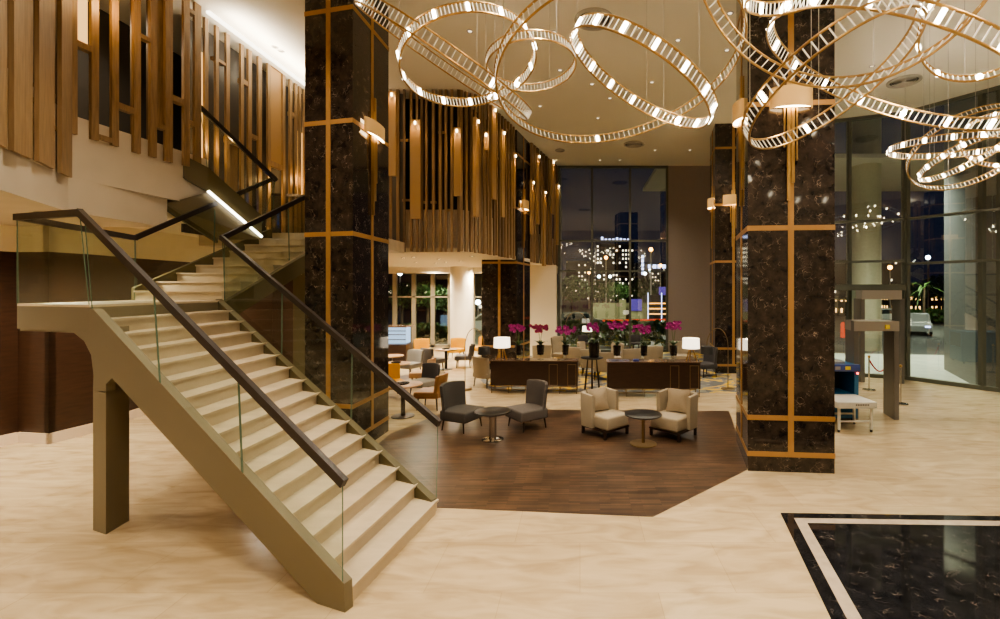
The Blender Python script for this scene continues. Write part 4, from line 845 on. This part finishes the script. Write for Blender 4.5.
def car(label,p,rz,paint):
    o=thing('parked_car',label,'car',p,rz)
    prof=[(-2.1,.3),(-2.15,.65),(-2.0,.85),(-1.35,.92),(-.75,1.38),(.6,1.42),(1.25,.98),(1.95,.85),(2.15,.6),(2.1,.3)]
    MB().extr([(x,-.85,z) for x,z in prof],(0,1.7,0)).build('body',paint,o)
    MB().extr([(x,-.86,z) for x,z in ((-1.15,.95),(-.7,1.3),(.55,1.34),(1.05,.98))],(0,1.72,0)).build('window','carglass',o)
    for x in(-1.35,1.35):
        for y in(-.85,.85): MB().cyl((x,y-.06,.32),(x,y+.06,.32),.32,n=18).build('wheel','tyre',o)
    for y in(-.6,.6): MB().box((-2.14,y,.62),(.05,.3,.12)).build('headlight','neonb',o)
car('silver car parked beyond the round pale column',at(880,42),R(15),'car'); car('white car parked outside the cafe window',at(492,33),R(5),'carw'); car('dark car waiting at the left of the night window',at(577,34),R(10),'tyre')
car('white car outside between the column and the storefront',at(913,33),R(60),'carw')
o=MB().lathe([(.14,0),(.13,.9),(.05,1.0)],n=14).build('bollard','redl',None,'red lit bollard seen through the entrance doors','bollard'); o.location=at(843,30)
# ------------------------------------------------------------------ lights
def spot(p,e,size=120,col=(1,.865,.66),r=.12,rot=(0,0,0),blend=.8):
    L=bpy.data.lights.new('downlight','SPOT'); L.energy=e; L.color=col; L.spot_size=R(size); L.spot_blend=blend; L.shadow_soft_size=r  # name shared by ceiling downlights and the added unseen fill spots
    o=bpy.data.objects.new('downlight',L); COL.objects.link(o); o.location=p; o.rotation_euler=rot; return o
def area(p,e,sx,sy,col=(1,.82,.6),rot=(0,0,0)):
    L=bpy.data.lights.new('added_ceiling_uplight','AREA'); L.energy=e; L.color=col; L.shape='RECTANGLE'; L.size=sx; L.size_y=sy
    o=bpy.data.objects.new('added_ceiling_uplight',L); COL.objects.link(o); o.location=p; o.rotation_euler=rot; return o
K=1.0
for x,y in ((-3,2.5),(1.5,2),(6,3),(-4.5,6),(0,5.5),(4.8,5.2),(9,6.5),(-1,10.5),(3,11.5),(7.5,11.5),(0.5,15),(3.5,15.5),(2,19.5),(11.5,8)):
    spot((x,y,HC-.05),(600 if x<4 else 430)*K,120,(1,.865,.66) if x<7 else (1,.93,.78),.2)
for x,y in ((-5,.3),(0,.2),(5.5,.3)): spot((x,y,HC-.05),520,120)
for x,y in ((-9.5,5.5),(-8.8,8.0),(-8.9,13.4)): spot((x,y,4.05),620*K,155,r=.3)
spot((-11.5,6.5,4.05),160,140,r=.08)
for x,y in ((-8.3,16),(-5.5,16),(-8.3,19.5),(-5.5,19.5),(-3.4,20.8),(-4.6,22.0),(-7,22.2)): spot((x,y,3.95),470*K,155,r=.08)
spot((-5.4,21.0,3.9),60,70,rot=(R(-15),0,0)); spot((-1.6,20.3,3.9),60,70,rot=(R(-15),0,0))
area((-7.3,11.6,8.3),60,.3,3.6,(1,.88,.7),rot=(0,R(180),0))  # added uplight beside the cove strip, brightens the ceiling
spot((-9.0,8.6,8.4),90,150); spot((-11.2,8.4,8.4),60,150); spot((-7.8,13.9,3.95),160,150); spot((-8.6,13.0,4.1),120,150)  # added unseen fill spots for the upper floor and under the landing
# outside: added fill spots without fixtures, besides the downlight on the round column
spot((14.0,21.2,9.0),3500,90,(1,.95,.6),rot=(R(-25),0,0)); spot((11.8,18.5,8.5),1900,120,(.9,1,.88)); spot((15.5,11.5,8.5),700,120,(.95,1,.9)); spot((20,26,8.5),4000,130,(.95,1,.75))
for x,Y,z in ((605,30,6),(650,30,6),(590,34,6),(600,52,7),(640,54,7),(925,38,6),(425,29,5)):
    p=at(x,Y,z); spot(p,2600,150,(.95,1,.7),r=.3)
w=bpy.data.worlds.new('night_sky'); sc.world=w; w.use_nodes=True; bg=w.node_tree.nodes['Background']; bg.inputs[0].default_value=(.012,.016,.035,1); bg.inputs[1].default_value=.6
sc.cycles.transparent_max_bounces=24; sc.cycles.max_bounces=8; sc.cycles.diffuse_bounces=4; sc.cycles.glossy_bounces=4; sc.cycles.sample_clamp_indirect=6; sc.cycles.caustics_reflective=False; sc.cycles.caustics_refractive=False
sc.view_settings.view_transform='AgX'; sc.view_settings.look='AgX - Medium High Contrast'; sc.view_settings.exposure=.56
